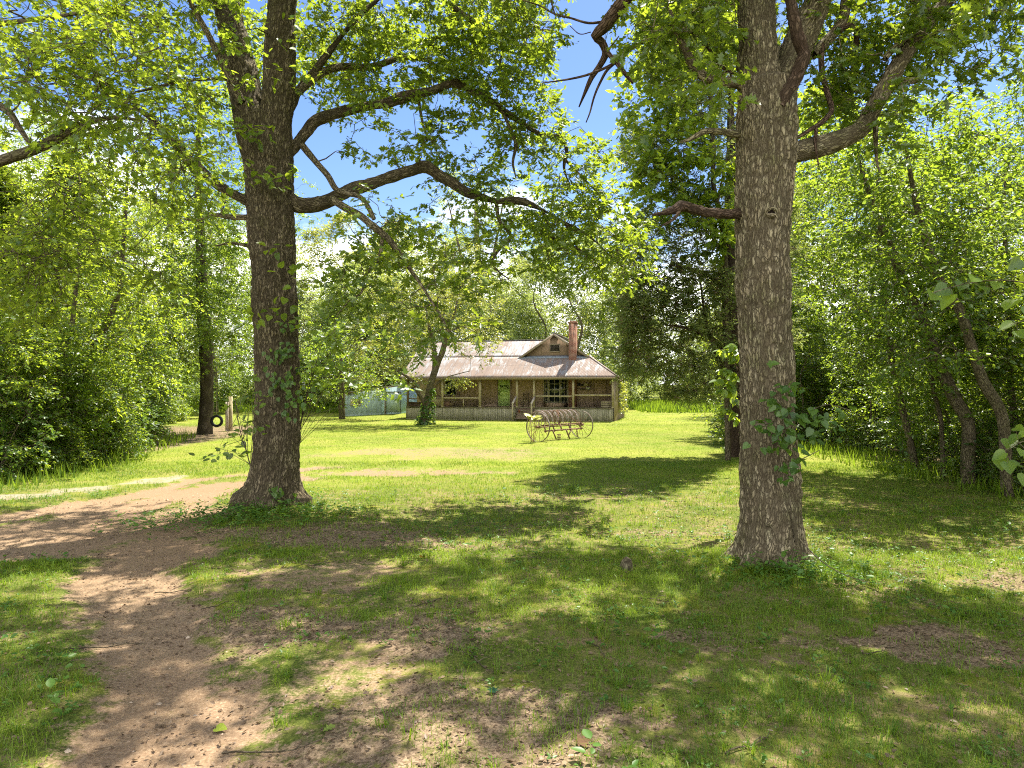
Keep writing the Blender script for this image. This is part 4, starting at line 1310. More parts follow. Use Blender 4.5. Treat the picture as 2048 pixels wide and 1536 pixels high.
# walls
b = MB()
b.prism([(0, PW, 0), (HW - .07, PW, 0), (HW - .07, PW, EZ + .16), (GX1, PW, GB - .08), (0, PW, GB - .08)], (0, .12, 0))
b.build('front_wall', M['wall'], house)
b = MB()
b.prism([(0, PW + .12, 0), (0, HD - .1, 0), (0, HD - .1, EZ), (0, RGY, RG - .1), (0, PW + .12, GB - .05)], (.12, 0, 0))
b.box(.12, HW - .1, HD - .22, HD - .1, 0, EZ - .05)
b.build('rear_wall', M['wall'], house)
b = MB()
b.prism([(HW - .06, .09, .02), (HW - .06, HD - .22, .02), (HW - .06, HD - .22, EZ - .34), (HW - .06, .09, EZ - .02)], (.06, 0, 0))
b.box(HW - .03, HW + .015, -.02, .09, .02, EZ - .06)
b.build('side_wall', M['sideboard'], house, label='weathered vertical board siding on the right side')
b = MB()
for yy in (.95, 1.8):
    b.box(HW + .001, HW + .05, yy, yy + .09, 1.5, EZ - .1)
b.build('side_batten', M['post'], house)
# gable face, barge boards, vent
zt = GT - .06
b = MB()
b.prism([(GX0 + .05, PW, GB - .02), (GX1 - .05, PW, GB - .02), (GXM, PW, zt)], (0, .1, 0))
b.build('gable_wall', M['gable'], house)
b = MB()
for s_ in (-1, 1):
    xe = GX0 - .18 if s_ < 0 else GX1 + .18
    b.bar((GXM, PW - .19, GT - .085), (xe, PW - .19, GB - .235), .05, .15, up=(0, -1, 0) if False else (0, 0, 1))
b.build('barge_board', M['trim'], house)
vx0, vx1 = hlx(1101, PW), hlx(1119, PW)
vz1, vz0 = hlz(690, 11, PW), hlz(702, 11, PW)
b = MB()
b.box(vx0, vx1, PW - .012, PW + .02, vz0, vz1)
vo = b.build('gable_vent', plain('vent_dark', (.015, .013, .012), .9), house)
b = MB()
for z in np.linspace(vz0 + .06, vz1 - .06, 5):
    b.bar((vx0 + .02, PW - .03, z), (vx1 - .02, PW - .03, z), .04, .012)
for z in (vz0 - .04, vz1 + .04):
    b.bar((vx0 - .06, PW - .03, z), (vx1 + .06, PW - .03, z), .05, .07)
for x in (vx0 - .03, vx1 + .03):
    b.bar((x, PW - .03, vz0), (x, PW - .03, vz1), .06, .05)
b.build('vent_frame', M['trim'], vo)
b = MB()
b.prism([(GX0 + .1, PW - .25, GB - .14), (GX1 - .1, PW - .25, GB - .14), (GX1 - .1, PW - .02, GB + .06), (GX0 + .1, PW - .02, GB + .06)], (0, 0, .02))
b.build('flashing', plain('dull_flashing', (.22, .25, .27), .6), house)
# chimney
cx0, cx1 = hlx(1137.5, PW - .5), hlx(1152.5, PW - .5)
cy0, cy1 = PW - .54, PW - .01
ct = hlz(643, 12, PW - .5)
b = MB()
b.box(cx0, cx1, cy0, cy1, 0, ct - .16)
b.box(cx0 - .03, cx1 + .03, cy0 - .03, cy1 + .03, ct - .16, ct - .02)
b.box(cx0 + .06, cx1 - .06, cy0 + .06, cy1 - .06, ct - .02, ct + .03)
b.build('chimney', M['brick'], house)
# porch floor, skirting, posts, rails
sx0, sx1 = hlx(1033, 0), hlx(1068, 0)
b = MB()
for x in np.arange(0, HW - .07, .15):
    b.box(x, min(x + .144, HW - .07), -.06, PW - .005, FL - .05 - .004 * ((x * 7) % 1), FL + .004 * math.sin(x * 9))
b.build('porch_floor', M['porchwood'], house)
sk = np.random.default_rng(5)
b = MB()
x = -.02
while x < HW - .08:
    wv = sk.uniform(.11, .2)
    x1 = min(x + wv, HW - .07)
    if x < sx0 <= x1:
        b.build('skirting', M['skirt'], house)
        b = MB()
    if not (x1 > sx0 and x < sx1):
        b.box(x, x1 - .008, -.02 + sk.uniform(-.012, .012), .012, -.15, FL - .06 + sk.uniform(-.02, .0))
    x = x1
b.build('skirting', M['skirt'], house)
b = MB()
y = .02
while y < HD - .3:
    y1 = y + sk.uniform(.12, .2)
    b.box(-.03 + sk.uniform(-.01, .01), .0, y, y1 - .008, -.15, FL - .06)
    y = y1
b.build('skirting', M['skirt'], house)
pz = EZ - .06
for u, wv, mt in ((815.5, .14, 'postdark'), (885, .15, 'post'), (960, .17, 'post'), (1034, .14, 'post'), (1068, .14, 'post'), (1146.5, .15, 'post'), (1226, .17, 'post')):
    x = hlx(u, .05)
    b = MB()
    b.box(x - wv / 2, x + wv / 2, .0, wv, FL + .004, pz + (.04 if u > 1000 else .02))
    b.box(x - wv / 2 - .02, x + wv / 2 + .02, -.02, wv + .02, FL + .004, FL + .07)
    b.build('porch_post', M[mt], house)
b = MB()
b.box(-.02, HW - .07, .03, .13, EZ - .10, EZ - .016)
b.build('porch_beam', M['trim'], house)


def rail(u0, u1, v, mt='post', th=.11):
    x0, x1 = hlx(u0, .07), hlx(u1, .07)
    z = hlz(v, (x0 + x1) / 2, .07)
    MB().box(x0, x1, .03, .12, z - th / 2, z + th / 2).build('porch_rail', M[mt], house)


rail(817, 883, 797.5, 'postdark', .09)
rail(887, 958, 796)
rail(1070, 1145, 792.5)
rail(1148, 1224, 790.5)
x = hlx(927, .07)
MB().box(x - .03, x + .03, .04, .10, FL + .004, hlz(799, x, .07)).build('rail_brace', M['post'], house)
# door
dx0, dx1 = hlx(996.3, PW), hlx(1020.3, PW)
dz1, dz0 = hlz(760, 6.5, PW), FL + .03
b = MB()
b.box(dx0 + .03, dx1 - .03, PW - .05, PW - .004, dz0, dz1)
dr = b.build('front_door', M['green'], house)
b = MB()
dw, dh = dx1 - dx0, dz1 - dz0
for i in range(5):
    za, zb = dz0 + .12 + i * (dh - .2) / 5, dz0 + .04 + (i + 1) * (dh - .2) / 5
    for z in (za, zb):
        b.box(dx0 + .16, dx1 - .14, PW - .058, PW - .0505, z - .014, z + .014)
b.build('panel_moulding', M['greendark'], dr)
b = MB()
b.box(dx0 + .06, dx0 + .12, PW - .075, PW - .0505, dz0 + .86, dz0 + 1.18)
b.lathe([(.0, -.05), (.032, -.045), (.035, -.02), (.014, 0)], 10, (dx0 + .09, PW - .075, dz0 + 1.0), 'y')
b.build('door_handle', M['iron'], dr)
b = MB()
for x0, x1 in ((dx0 - .10, dx0), (dx1, dx1 + .10)):
    b.box(x0, x1, PW - .04, PW - .003, FL, dz1 + .02)
b.box(dx0 - .10, dx1 + .10, PW - .043, PW - .003, dz1 + .02, dz1 + .13)
b.build('door_frame', M['trim'], dr)
# pierced iron sign on the door

def text_mesh(body, size, mat, parent, loc, name, width=None, ext=.006):
    cu = bpy.data.curves.new('t', 'FONT')
    cu.body = body
    cu.size = size
    cu.extrude = ext
    cu.align_x = 'CENTER'
    o = bpy.data.objects.new('t', cu)
    COL.objects.link(o)
    d = bpy.context.evaluated_depsgraph_get()
    me = bpy.data.meshes.new_from_object(o.evaluated_get(d))
    bpy.data.objects.remove(o)
    me.materials.clear()
    me.materials.append(mat)
    o = link(name, me, parent, loc)
    o.rotation_euler = (R(90), 0, 0)
    if width:
        xs = [v.co.x for v in me.vertices]
        k = width / (max(xs) - min(xs))
        o.scale = (k, 1, 1)
    return o


szc = hlz(774.5, 6.5, PW)
sgx = (dx0 + dx1) / 2 + .04
b = MB()
for z in (szc - .15, szc + .15):
    b.box(sgx - .34, sgx + .34, PW - .085, PW - .07, z - .012, z + .012)
for x in (-.33, .33):
    b.box(sgx + x - .012, sgx + x + .012, PW - .086, PW - .069, szc - .15, szc + .17)
sg = b.build('door_sign', M['iron'], dr)
text_mesh('WELCOME', .27, M['iron'], sg, (sgx, PW - .075, szc - .095), 'sign_lettering', .62)


def window(u0, u1, v0, v1, ly, cols, rows, fr=.06, name='window'):
    x0, x1 = hlx(u0, ly), hlx(u1, ly)
    z1, z0 = hlz(v0, (x0 + x1) / 2, ly), hlz(v1, (x0 + x1) / 2, ly)
    fb = MB()
    for a, c2 in ((x0 - fr, x0), (x1, x1 + fr)):
        fb.box(a, c2, ly - .06, ly - .002, z0 - fr, z1 + fr)
    for a, c2 in ((z0 - fr, z0), (z1, z1 + fr)):
        fb.box(x0, x1, ly - .063, ly - .002, a, c2)
    f = fb.build(name, M['winframe'], house)
    g = MB()
    g.box(x0, x1, ly - .03, ly - .004, z0, z1)
    g.build('pane', M['glass'], f)
    mb = MB()
    for i in range(1, cols):
        x = x0 + (x1 - x0) * i / cols
        mb.box(x - .016, x + .016, ly - .052, ly - .031, z0, z1)
    for j in range(1, rows):
        z = z0 + (z1 - z0) * j / rows
        tk = .032 if j == rows // 2 else .016
        mb.box(x0, x1, ly - .055, ly - .0315, z - tk, z + tk)
    mb.build('glazing_bar', M['winframe'], f)
    return f


window(891.5, 911.5, 757, 789, PW, 1, 2, .07)
# bay window of three sashes, the side ones angled back
bd = .46
bx0, bx1 = hlx(1098.5, PW - bd), hlx(1119.5, PW - bd)
bz1, bz0 = EZ + .02, hlz(804, 10.6, PW - bd)
bl0, bl1 = bx0 - .52, min(bx1 + .52, cx0 - .02)
b = MB()
b.prism([(bl0, PW - .001, FL + .005), (bx0 - .05, PW - bd + .001, FL + .005), (bx1 + .05, PW - bd + .001, FL + .005), (bl1, PW - .001, FL + .005)], (0, 0, bz0 - FL - .08))
b.build('bay_base', M['wall'], house)
window(1099, 1119, 756, 803.5, PW - bd, 2, 4, .055)


def slant(x0, y0, x1, y1):
    """angled bay sash between two plan points"""
    a, c2 = np.array([x0, y0, 0]), np.array([x1, y1, 0])
    z0, z1 = bz0, EZ + .1
    fb = MB()
    for p in (a, c2):
        fb.bar(p + (0, 0, z0 - .05), p + (0, 0, z1), .06, .06)
    for z in (z0, z1):
        fb.bar(a + (0, 0, z), c2 + (0, 0, z), .06, .06)
    f = fb.build('window', M['winframe'], house)
    t = nrm(c2 - a)
    n = np.array([t[1], -t[0], 0])
    if n[1] > 0:
        n = -n
    g = MB()
    g.bar(a - n * .01 + (0, 0, (z0 + z1) / 2), c2 - n * .01 + (0, 0, (z0 + z1) / 2), .02, z1 - z0)
    g.build('pane', M['glass'], f)
    mb = MB()
    mid = (a + c2) / 2 + n * .012
    mb.bar(mid + (0, 0, z0), mid + (0, 0, z1), .03, .03)
    for j in range(1, 4):
        z = z0 + (z1 - z0) * j / 4
        mb.bar(a + n * .012 + (0, 0, z), c2 + n * .012 + (0, 0, z), .03, .05 if j == 2 else .03)
    mb.build('glazing_bar', M['winframe'], f)


slant(bl0 + .03, PW - .03, bx0 - .09, PW - bd)
slant(bx1 + .09, PW - bd, bl1 - .03, PW - .03)
# plank partition and shelves on the porch wall right of the chimney
b = MB()
px_ = hlx(1188, PW)
b.box(px_ - .03, px_ + .03, PW - .06, PW - .002, FL + .005, EZ + .3)
b.box(px_ + .9, px_ + .95, PW - .03, PW - .002, FL + .9, EZ + .1)
b.build('wall_batten', M['postdark'], house)
for v, u0, u1 in ((771.5, 1154, 1184), (779, 1160, 1184)):
    x0, x1 = hlx(u0, PW - .15), hlx(u1, PW - .15)
    z = hlz(v, 13, PW - .15)
    MB().box(x0, x1, PW - .26, PW - .002, z - .02, z + .01).build('wall_shelf', M['porchwood'], house)
# steps
so0, so1 = hlx(1032, -.3), hlx(1066, -.3)
steps = MB()
for i in range(4):
    z = FL * (4 - i) / 5
    y1 = -.07 - .26 * i
    tr_ = MB().box(so0, so1, y1 - .28, y1, z - .045, z)
    tr_.build('step_tread', M['porchwood'], house)
b = MB()
for x in (so0 + .03, so1 - .03):
    b.bar((x, -.02, FL - .16), (x, -1.15, -.02), .05, .2)
b.build('stair_stringer', M['porchwood'], house)
for x in (so0 - .06, so1 + .06):
    b = MB()
    b.bar((x, .0, FL + .78), (x, -1.12, FL + .30), .13, .05)
    hr = b.build('stair_handrail', M['railwood'], house)
    MB().box(x - .05, x + .05, -1.12, -1.02, -.1, FL + .285).build('newel_post', M['post'], hr)
# creeper on the right side wall
rgv = np.random.default_rng(33)
n = 420
q = np.stack([HW + .08 + rgv.uniform(0, .22, n), rgv.uniform(2.2, 8.2, n), rgv.uniform(.1, 1, n) ** .8 * 2.9], -1)
A = leaves_np(q, rgv.normal(size=(n, 3)) + np.array([.5, -.3, -.6]), rgv.normal(size=(n, 3)) * .5 + np.array([.8, -.3, .6]), rgv.uniform(.12, .24, n), 'heart', rgv.uniform(0, 1, n))
cr = thing('creeper', 'leafy green creeper climbing the right side wall of the farmhouse', 'vine', hw(HW + .1, 4, 0), -R(HA))
q0 = np.array([HW + .1, 4, 0])
link('creeper_leaves', leaf_mesh('creeper_leaves', (A[0] - q0, A[1], A[2]), M['leaf_yellow']), cr)
b = MB()
for k in range(7):
    y = -1.6 + k * .9
    b.tube(spline([(-.04, y, -.1), (-.03, y + .2, .9), (-.04, y - .1, 1.8), (-.03, y + .25, 2.6)], 10), .012, 5)
b.build('creeper_stems', M['bark_wood'], cr, True)


# ---- things on the porch
def porch(u, ly):
    x = hlx(u, ly)
    return x, hw(x, ly, FL + .006)


def chair(u, ly, rz, label):
    x, p = porch(u, ly)
    t = thing('ladderback_chair', label, 'chair', p, -R(HA) + rz)
    for sx_ in (-.2, .2):
        MB().box(sx_ - .022, sx_ + .022, -.2, -.156, 0, .44).build('leg', M['iron'] if False else M['postdark'], t)
        MB().bar((sx_, .2, 0), (sx_ * .95, .28, 1.05), .045, .045).build('back_post', M['postdark'], t)
    MB().box(-.23, .23, -.22, .22, .44, .475).build('seat', M['wicker'], t)
    b = MB()
    for z in (.6, .76, .92):
        b.bar((-.19, .235 + (z - .6) * .1, z), (.19, .235 + (z - .6) * .1, z), .025, .075)
    b.build('back_slat', M['postdark'], t)
    b = MB()
    for z in (.16, .3):
        b.bar((-.2, -.178, z), (.2, -.178, z), .025, .025)
    for sx_ in (-.2, .2):
        b.bar((sx_, -.178, .22), (sx_, .2, .22), .025, .025)
    b.build('stretcher', M['wicker'], t)


chair(1051, 1.3, .1, 'dark ladder-back chair on the porch at the head of the steps')
# slatted crates, basket, tan box with marks, boards
x, p = porch(1213, .75)
t = thing('wooden_crate', 'slatted wooden crate at the right end of the porch', 'crate', p, -R(HA))
b = MB()
for z0_ in (.0, .16, .32):
    b.box(-.38, .38, -.22, -.195, z0_ + .01, z0_ + .14)
    b.box(-.38, .38, .195, .22, z0_ + .01, z0_ + .14)
    b.box(-.38, -.355, -.19, .19, z0_ + .01, z0_ + .14)
    b.box(.355, .38, -.19, .19, z0_ + .01, z0_ + .14)
b.build('slats', M['crate'], t)
b = MB()
for sx_ in (-.34, .34):
    for sy_ in (-.18, .18):
        b.box(sx_ - .015, sx_ + .015, sy_ - .012, sy_ + .012, 0, .47)
b.box(-.35, .35, -.18, .18, .0, .012)
b.build('corner_posts', M['crate'], t)
x, p = porch(1204, 1.5)
t = thing('bent_hoop', 'dark bent wooden hoop frame leaning behind the slatted crate', 'hoop', p, -R(HA))
a = np.linspace(0, np.pi, 18)
MB().tube(np.stack([.42 * np.cos(a), .1 * np.sin(a), .78 * np.sin(a) + .012], -1), .022, 6).build('hoop', M['postdark'], t, True)
MB().bar((-.40, 0, .14), (.40, 0, .14), .04, .03).build('crossbar', M['postdark'], t)
x, p = porch(876.5, .65)
t = thing('tan_chest', 'tan porch chest with dark marks along its top edge, behind the young tree', 'chest', p, -R(HA))
MB().box(-.55, .47, -.25, .25, .06, .74).build('body', M['wicker'], t)
MB().box(-.58, .50, -.28, .28, .741, .79).build('lid', M['postdark'], t)
b = MB()
for sx_ in (-.48, .40):
    b.box(sx_ - .05, sx_ + .05, -.2, .2, 0, .059)
b.build('feet', M['postdark'], t)
text_mesh('OISCA', .17, M['iron'], t, (.10, -.252, .60), 'dark_marks', .62, .002)
x, p = porch(853, .8)
t = thing('tan_cabinet', 'tall tan box standing on the porch left of the young tree', 'box', p, -R(HA))
MB().box(-.33, .33, -.24, .24, .05, 1.33).build('body', M['wicker'], t)
MB().box(-.36, .36, -.265, .25, 1.331, 1.37).build('top', M['crate'], t)
MB().box(-.27, .27, -.258, -.241, .12, .68).build('door_panel', M['crate'], t)
MB().box(-.3, .3, -.2, .2, .0, .049).build('plinth', M['postdark'], t)
x, p = porch(902, .7)
t = thing('basket', 'low round basket of scraps on the porch under the left window', 'basket', p, -R(HA))
MB().lathe([(.0, .0), (.24, .0), (.31, .26), (.29, .30), (.26, .26), (.20, .05), (0, .04)], 18).build('bowl', M['postdark'], t, True)
a = np.linspace(0, np.pi, 14)
MB().tube(np.stack([.29 * np.cos(a), 0 * a, .27 + .22 * np.sin(a)], -1), .014, 6).build('handle', M['wicker'], t, True)
x, p = porch(894, .55)
t = thing('wooden_box', 'small reddish box beside the round basket on the porch', 'box', p, -R(HA))
MB().box(-.24, .24, -.16, .16, 0, .40).build('body', wood_mat('red_box', (.16, .09, .06), (.26, .16, .11)), t)
MB().box(-.26, .26, -.18, .18, .401, .43).build('lid', M['postdark'], t)
p0, p1 = porch(913, .9)[0], porch(957, 1.2)[0]
pl_ = thing('leaning_plank', 'dark plank lying aslant on the porch under the left rail', 'plank', hw((p0 + p1) / 2, 1.0, FL + .006), -R(HA))
hl = (p1 - p0) / 2
MB().bar((-hl, -.05, .05), (hl, .1, .62), .14, .05).build('plank', M['postdark'], pl_)
MB().box(hl - .35, hl - .1, -.02, .2, 0, .50).build('block', M['postdark'], pl_)
x, p = porch(832, .35)
t = thing('log_pile', 'few dark split logs stacked at the left end of the porch', 'firewood', p, -R(HA))
for k, (yy, zz) in enumerate(((-.18, .09), (.02, .09), (-.08, .26))):
    w_ = Wood()
    w_.tube(spline([(-.55, yy, zz), (0, yy + .02, zz), (.5 + .08 * k, yy, zz + .01)], 8), np.full(8, .085), 8)
    link('log', w_.mesh('log', M['bark_dead']), t)
zs = hlz(771.5, 13, PW - .15) + .011
for u, lb, nm, prof, mt in ((1158, 'small dark pot at the left end of the upper porch shelf', 'clay_pot', [(0, 0), (.07, 0), (.09, .10), (.05, .15), (.06, .17), (.045, .17), (0, .03)], 'iron'),
                            (1164, 'squat dark jar on the upper porch shelf', 'jar', [(0, 0), (.08, 0), (.10, .06), (.06, .11), (.05, .11), (0, .02)], 'iron'),
                            (1172, 'pale round-topped loaf-like bowl turned over on the upper porch shelf', 'bowl', [(.19, 0), (.18, .10), (.12, .19), (.04, .23), (0, .232)], 'cream'),
                            (1180, 'dark jug at the right end of the upper porch shelf', 'jug', [(0, 0), (.08, 0), (.11, .08), (.06, .18), (.05, .25), (.03, .25), (0, .03)], 'postdark')):
    xx = hlx(u, PW - .14)
    t = thing(nm, lb, nm.split('_')[-1], hw(xx, PW - .14, zs), -R(HA))
    MB().lathe(prof, 16).build('vessel', M[mt], t, True)
xx = hlx(1176, PW - .14)
t = thing('enamel_bowl', 'white enamel bowl on the lower porch shelf', 'bowl', hw(xx, PW - .14, hlz(779, 13, PW - .15) + .011), -R(HA))
MB().lathe([(0, .0), (.10, .0), (.20, .12), (.215, .14), (.19, .13), (.09, .02), (0, .018)], 18).build('vessel', M['white'], t, True)
t = thing('iron_skillet', 'black iron skillet lying beside the white bowl on the lower shelf', 'skillet', hw(hlx(1167, PW - .13), PW - .13, hlz(779, 13, PW - .15) + .011), -R(HA))
MB().lathe([(0, 0), (.10, 0), (.12, .05), (.11, .05), (.09, .012), (0, .01)], 16).build('pan', M['iron'], t, True)
MB().bar((-.12, 0, .04), (-.30, 0, .05), .025, .012).build('handle', M['iron'], t)
for u, lb, col_ in ((1038.6, 'rusty red pot on the front steps', (.30, .11, .06)), (1043.5, 'small pale pot beside the red one on the steps', (.35, .27, .24))):
    xx = hlx(u, -.45)
    t = thing('flower_pot', lb, 'pot', hw(xx, -.46, FL * 3 / 5 + .001), -R(HA))
    MB().lathe([(0, 0), (.055, 0), (.085, .16), (.095, .16), (.095, .20), (.075, .20), (.05, .03), (0, .03)], 14).build('pot', plain('pot_clay', col_, .85), t, True)
    MB().lathe([(0, .13), (.078, .13), (.07, .12)], 14).build('soil', M['postdark'], t)

rgv = np.random.default_rng(34)
yt = PX(850, 838, 44)
yz = tz(yt[0], yt[1])
n = 520
hh = rgv.uniform(0, 1, n) ** 1.6
rr = (.62 - .5 * hh) * np.sqrt(rgv.uniform(.3, 1, n)) + .08
aa = rgv.uniform(0, 6.283, n)
q = np.stack([rr * np.cos(aa) + .45 * hh ** 1.2, rr * np.sin(aa) * .8, .05 + hh * 2.3], -1)
A = leaves_np(q, np.stack([np.cos(aa), np.sin(aa), -.6 + 0 * aa], -1) + rgv.normal(size=(n, 3)) * .4, np.stack([np.cos(aa), np.sin(aa), 1 + 0 * aa], -1), rgv.uniform(.10, .2, n), 'heart', rgv.uniform(0, 1, n))
iv = thing('ivy', 'green ivy mounded round the foot of the young yard tree', 'ivy', (yt[0], yt[1], yz))
link('ivy_leaves', leaf_mesh('ivy_leaves', A, M['leaf_vine']), iv)
b = MB()
for k in range(6):
    a_ = k * 1.05
    b.tube(spline([(.5 * math.cos(a_), .4 * math.sin(a_), -.03), (.25 * math.cos(a_), .2 * math.sin(a_), .4), (.15 + .16 * math.cos(a_), .16 * math.sin(a_), 1.0), (.3 + .12 * math.cos(a_), .12 * math.sin(a_), 1.9)], 10), .012, 5)
b.build('ivy_stems', M['bark_wood'], iv, True)

# ------------------------------------------------------------------ the blue shed
SC = np.array([-9.42, 58.0])
fd, sdv = np.array([-.95, .31]), np.array([.31, .95])
sz = tz(*SC)
shed = thing('metal_shed', 'blue-gray sheet metal shed with a plain door and small boarded window', 'shed', (SC[0], SC[1], sz))


def sp(a, b_, z):
    q = fd * a + sdv * b_
    return (q[0], q[1], z)


LEN, DEP = 5.5, 5.8
h0, h1, h2, h3 = HC + 4 / F * 58 - sz, HC - 13 / F * 59.7 - sz, 2.0, 1.4
nv = -np.array([sdv[0], sdv[1], 0]) * .06
xd = LEN * .34
b = MB()
b.prism([sp(0, 0, -.6), sp(xd, 0, -.6), sp(xd, 0, h0 + (h1 - h0) * .34), sp(0, 0, h0)], -nv)
b.build('front_wall', M['shedblue'], shed)
b = MB()
b.prism([sp(xd + .01, .02, -.9), sp(LEN, .02, -.9), sp(LEN, .02, h1), sp(xd + .01, .02, h0 + (h1 - h0) * .34)], -nv)
b.build('lean_to_wall', M['shedgreen'], shed)
b = MB()
q1 = np.array([fd[0], fd[1], 0]) * .06
b.prism([sp(.0, .07, -.5), sp(.0, DEP, -.5), sp(.0, DEP, h2), sp(.0, .07, h0)], q1)
b.build('side_wall', M['shedlight'], shed, label='light blue right wall')
b = MB()
b.prism([sp(LEN - .06, .08, -.9), sp(LEN - .06, DEP, -.9), sp(LEN - .06, DEP, h3), sp(LEN - .06, .08, h1)], q1)
b.prism([sp(.08, DEP - .06, -.5), sp(LEN - .08, DEP - .06, -.5), sp(LEN - .08, DEP - .06, h3), sp(.08, DEP - .06, h2)], -nv)
b.build('rear_wall', M['shedgreen'], shed)
V, q = roof_sheet((sp(-.18, -.16, h0 + .09), sp(LEN + .15, -.16, h1 + .09), sp(LEN + .15, DEP + .2, h3 + .06), sp(-.18, DEP + .2, h2 + .06)), 70, 8, 0, .02, .2, wav=0)
o = link('roof', mesh_np('shed_roof', V, [(q, 0)], [plain('old_shed_roof', (.30, .27, .24), .7)], True), shed)
md = o.modifiers.new('thick', 'SOLIDIFY')
md.thickness = .03
MB().bar(sp(-.15, -.10, h0 + .02), sp(LEN + .1, -.10, h1 + .02), .05, .09).bar(sp(-.15, -.07, h0 + .0), sp(-.15, DEP, h2 + .0), .05, .1).build('eave_board', M['postdark'], shed)


def su(u):       # distance along the front wall for a photo column
    k = (u - 1024) / F
    return (k * SC[1] - SC[0]) / (fd[0] - k * fd[1])


def sv_(v, a):
    return HC - (v - HZ) * (SC[1] + fd[1] * a) / F - sz


da, db = su(801.5), su(773)
zd1, zd0 = sv_(785, da), sv_(825, da)
b = MB()
b.prism([sp(da, -.012, zd0), sp(db, -.012, zd0), sp(db, -.012, zd1), sp(da, -.012, zd1)], nv * .4)
dd = b.build('shed_door', M['shedgreen'], shed)
b = MB()
b.bar(sp(da - .03, -.035, zd0), sp(da - .03, -.035, zd1), .05, .05)
b.bar(sp(da - .05, -.035, zd1 + .04), sp(db + .05, -.035, zd1 + .04), .05, .06)
b.build('door_frame', M['iron'], dd)
b = MB()
ap = su(770.8)
b.bar(sp(ap, -.06, -.3), sp(ap, -.06, zd1 + .12), .11, .09)
b.build('door_post', M['trim'], shed)
wa, wb = su(721), su(701.5)
wz1, wz0 = sv_(798.5, wa), sv_(807.5, wa)
b = MB()
wm = (wa + wb) / 2
b.prism([sp(wm + .01, .0, wz0), sp(wb, .0, wz0), sp(wb, .0, wz1), sp(wm + .01, .0, wz1)], nv * .5)
wf = b.build('window', M['cream'], shed)
b = MB()
b.prism([sp(wa, .0, wz0), sp(wm - .01, .0, wz0), sp(wm - .01, .0, wz1), sp(wa, .0, wz1)], nv * .4)
b.build('pane', plain('dirty_pane', (.22, .20, .11), .4), wf)
b = MB()
b.bar(sp(wa - .06, -.03, wz0 - .09), sp(wb + .06, -.03, wz0 - .09), .05, .16)
b.bar(sp(wa - .05, -.03, wz1 + .02), sp(wb + .05, -.03, wz1 + .02), .05, .05)
b.bar(sp(wa - .03, -.03, wz0), sp(wa - .03, -.03, wz1), .05, .06)
b.build('window_frame', M['winframe'], wf)

# ------------------------------------------------------------------ hay rake
A0, A1 = PX(1076, 860, 30.3), PX(1163, 858, 32.8)
rk_a = math.atan2(A1[1] - A0[1], A1[0] - A0[0])
RL = math.hypot(A1[0] - A0[0], A1[1] - A0[1])
mid = (A0 + A1) / 2
gz = tz(mid[0], mid[1])
rake = thing('hay_rake', 'rusty antique horse-drawn hay rake with two tall spoked wheels on the lawn', 'hay rake', (mid[0], mid[1], gz), rk_a)
WR = .66


def wtube(name, lst, mat, parent, k=7):
    w_ = Wood()
    for P, r in lst:
        P = np.asarray(P, float)
        w_.tube(P, np.full(len(P), float(r)), k)
    return link(name, w_.mesh(name, M[mat]), parent)


for sx_ in (-1, 1):
    x = sx_ * RL / 2
    wz = tz(*(mid[:2] + np.array([math.cos(rk_a), math.sin(rk_a)]) * x)) - gz + WR - .02
    a = np.linspace(0, 2 * np.pi, 49)
    # flat iron tyre
    V = []
    for q in a[:-1]:
        for rr, xx in ((WR, -.035), (WR, .035), (WR - .014, .035), (WR - .014, -.035)):
            V.append((x + xx, rr * math.cos(q), wz + rr * math.sin(q)))
    fs = [((i * 4 + j), (i * 4 + (j + 1) % 4), ((i + 1) % 48) * 4 + (j + 1) % 4, ((i + 1) % 48) * 4 + j) for i in range(48) for j in range(4)]
    V = np.array(V)
    wh = link('wheel', mesh_np('wheel', V, [(np.array(fs), 0)], [M['rimgray']], False, {'bark': V, 'ridge': np.full(len(V), .5)}), rake)
    sp_ = []
    for q in np.linspace(0, 2 * np.pi, 14, endpoint=False):
        sp_.append(([(x - .05 * sx_ * 1.2, .05 * math.cos(q), wz + .05 * math.sin(q)), (x, (WR - .01) * math.cos(q + .06), wz + (WR - .01) * math.sin(q + .06))], .0085))
    wtube('spokes', sp_, 'rust', wh, 6)
    wtube('hub', [([(x - .13, 0, wz), (x - .05, 0, wz), (x + .05, 0, wz), (x + .12, 0, wz)], .058)], 'rust', wh, 12)
AZ = WR - .03
wtube('axle', [([(-RL / 2, 0, AZ), (0, 0, AZ), (RL / 2, 0, AZ)], .026)], 'rust', rake)


def rbox(name, bars, mat='rust', parent=rake):
    b = MB()
    for a_, c_, w_, h_ in bars:
        b.bar(a_, c_, w_, h_)
    o = b.build(name, M[mat], parent)
    V = np.concatenate(b.V)
    at = o.data.attributes.new('bark', 'FLOAT_VECTOR', 'POINT')
    at.data.foreach_set('vector', np.ascontiguousarray(V * np.array([.3, 1, 1]), np.float32).ravel())
    at = o.data.attributes.new('ridge', 'FLOAT', 'POINT')
    at.data.foreach_set('value', np.full(len(V), .5, np.float32))
    return o


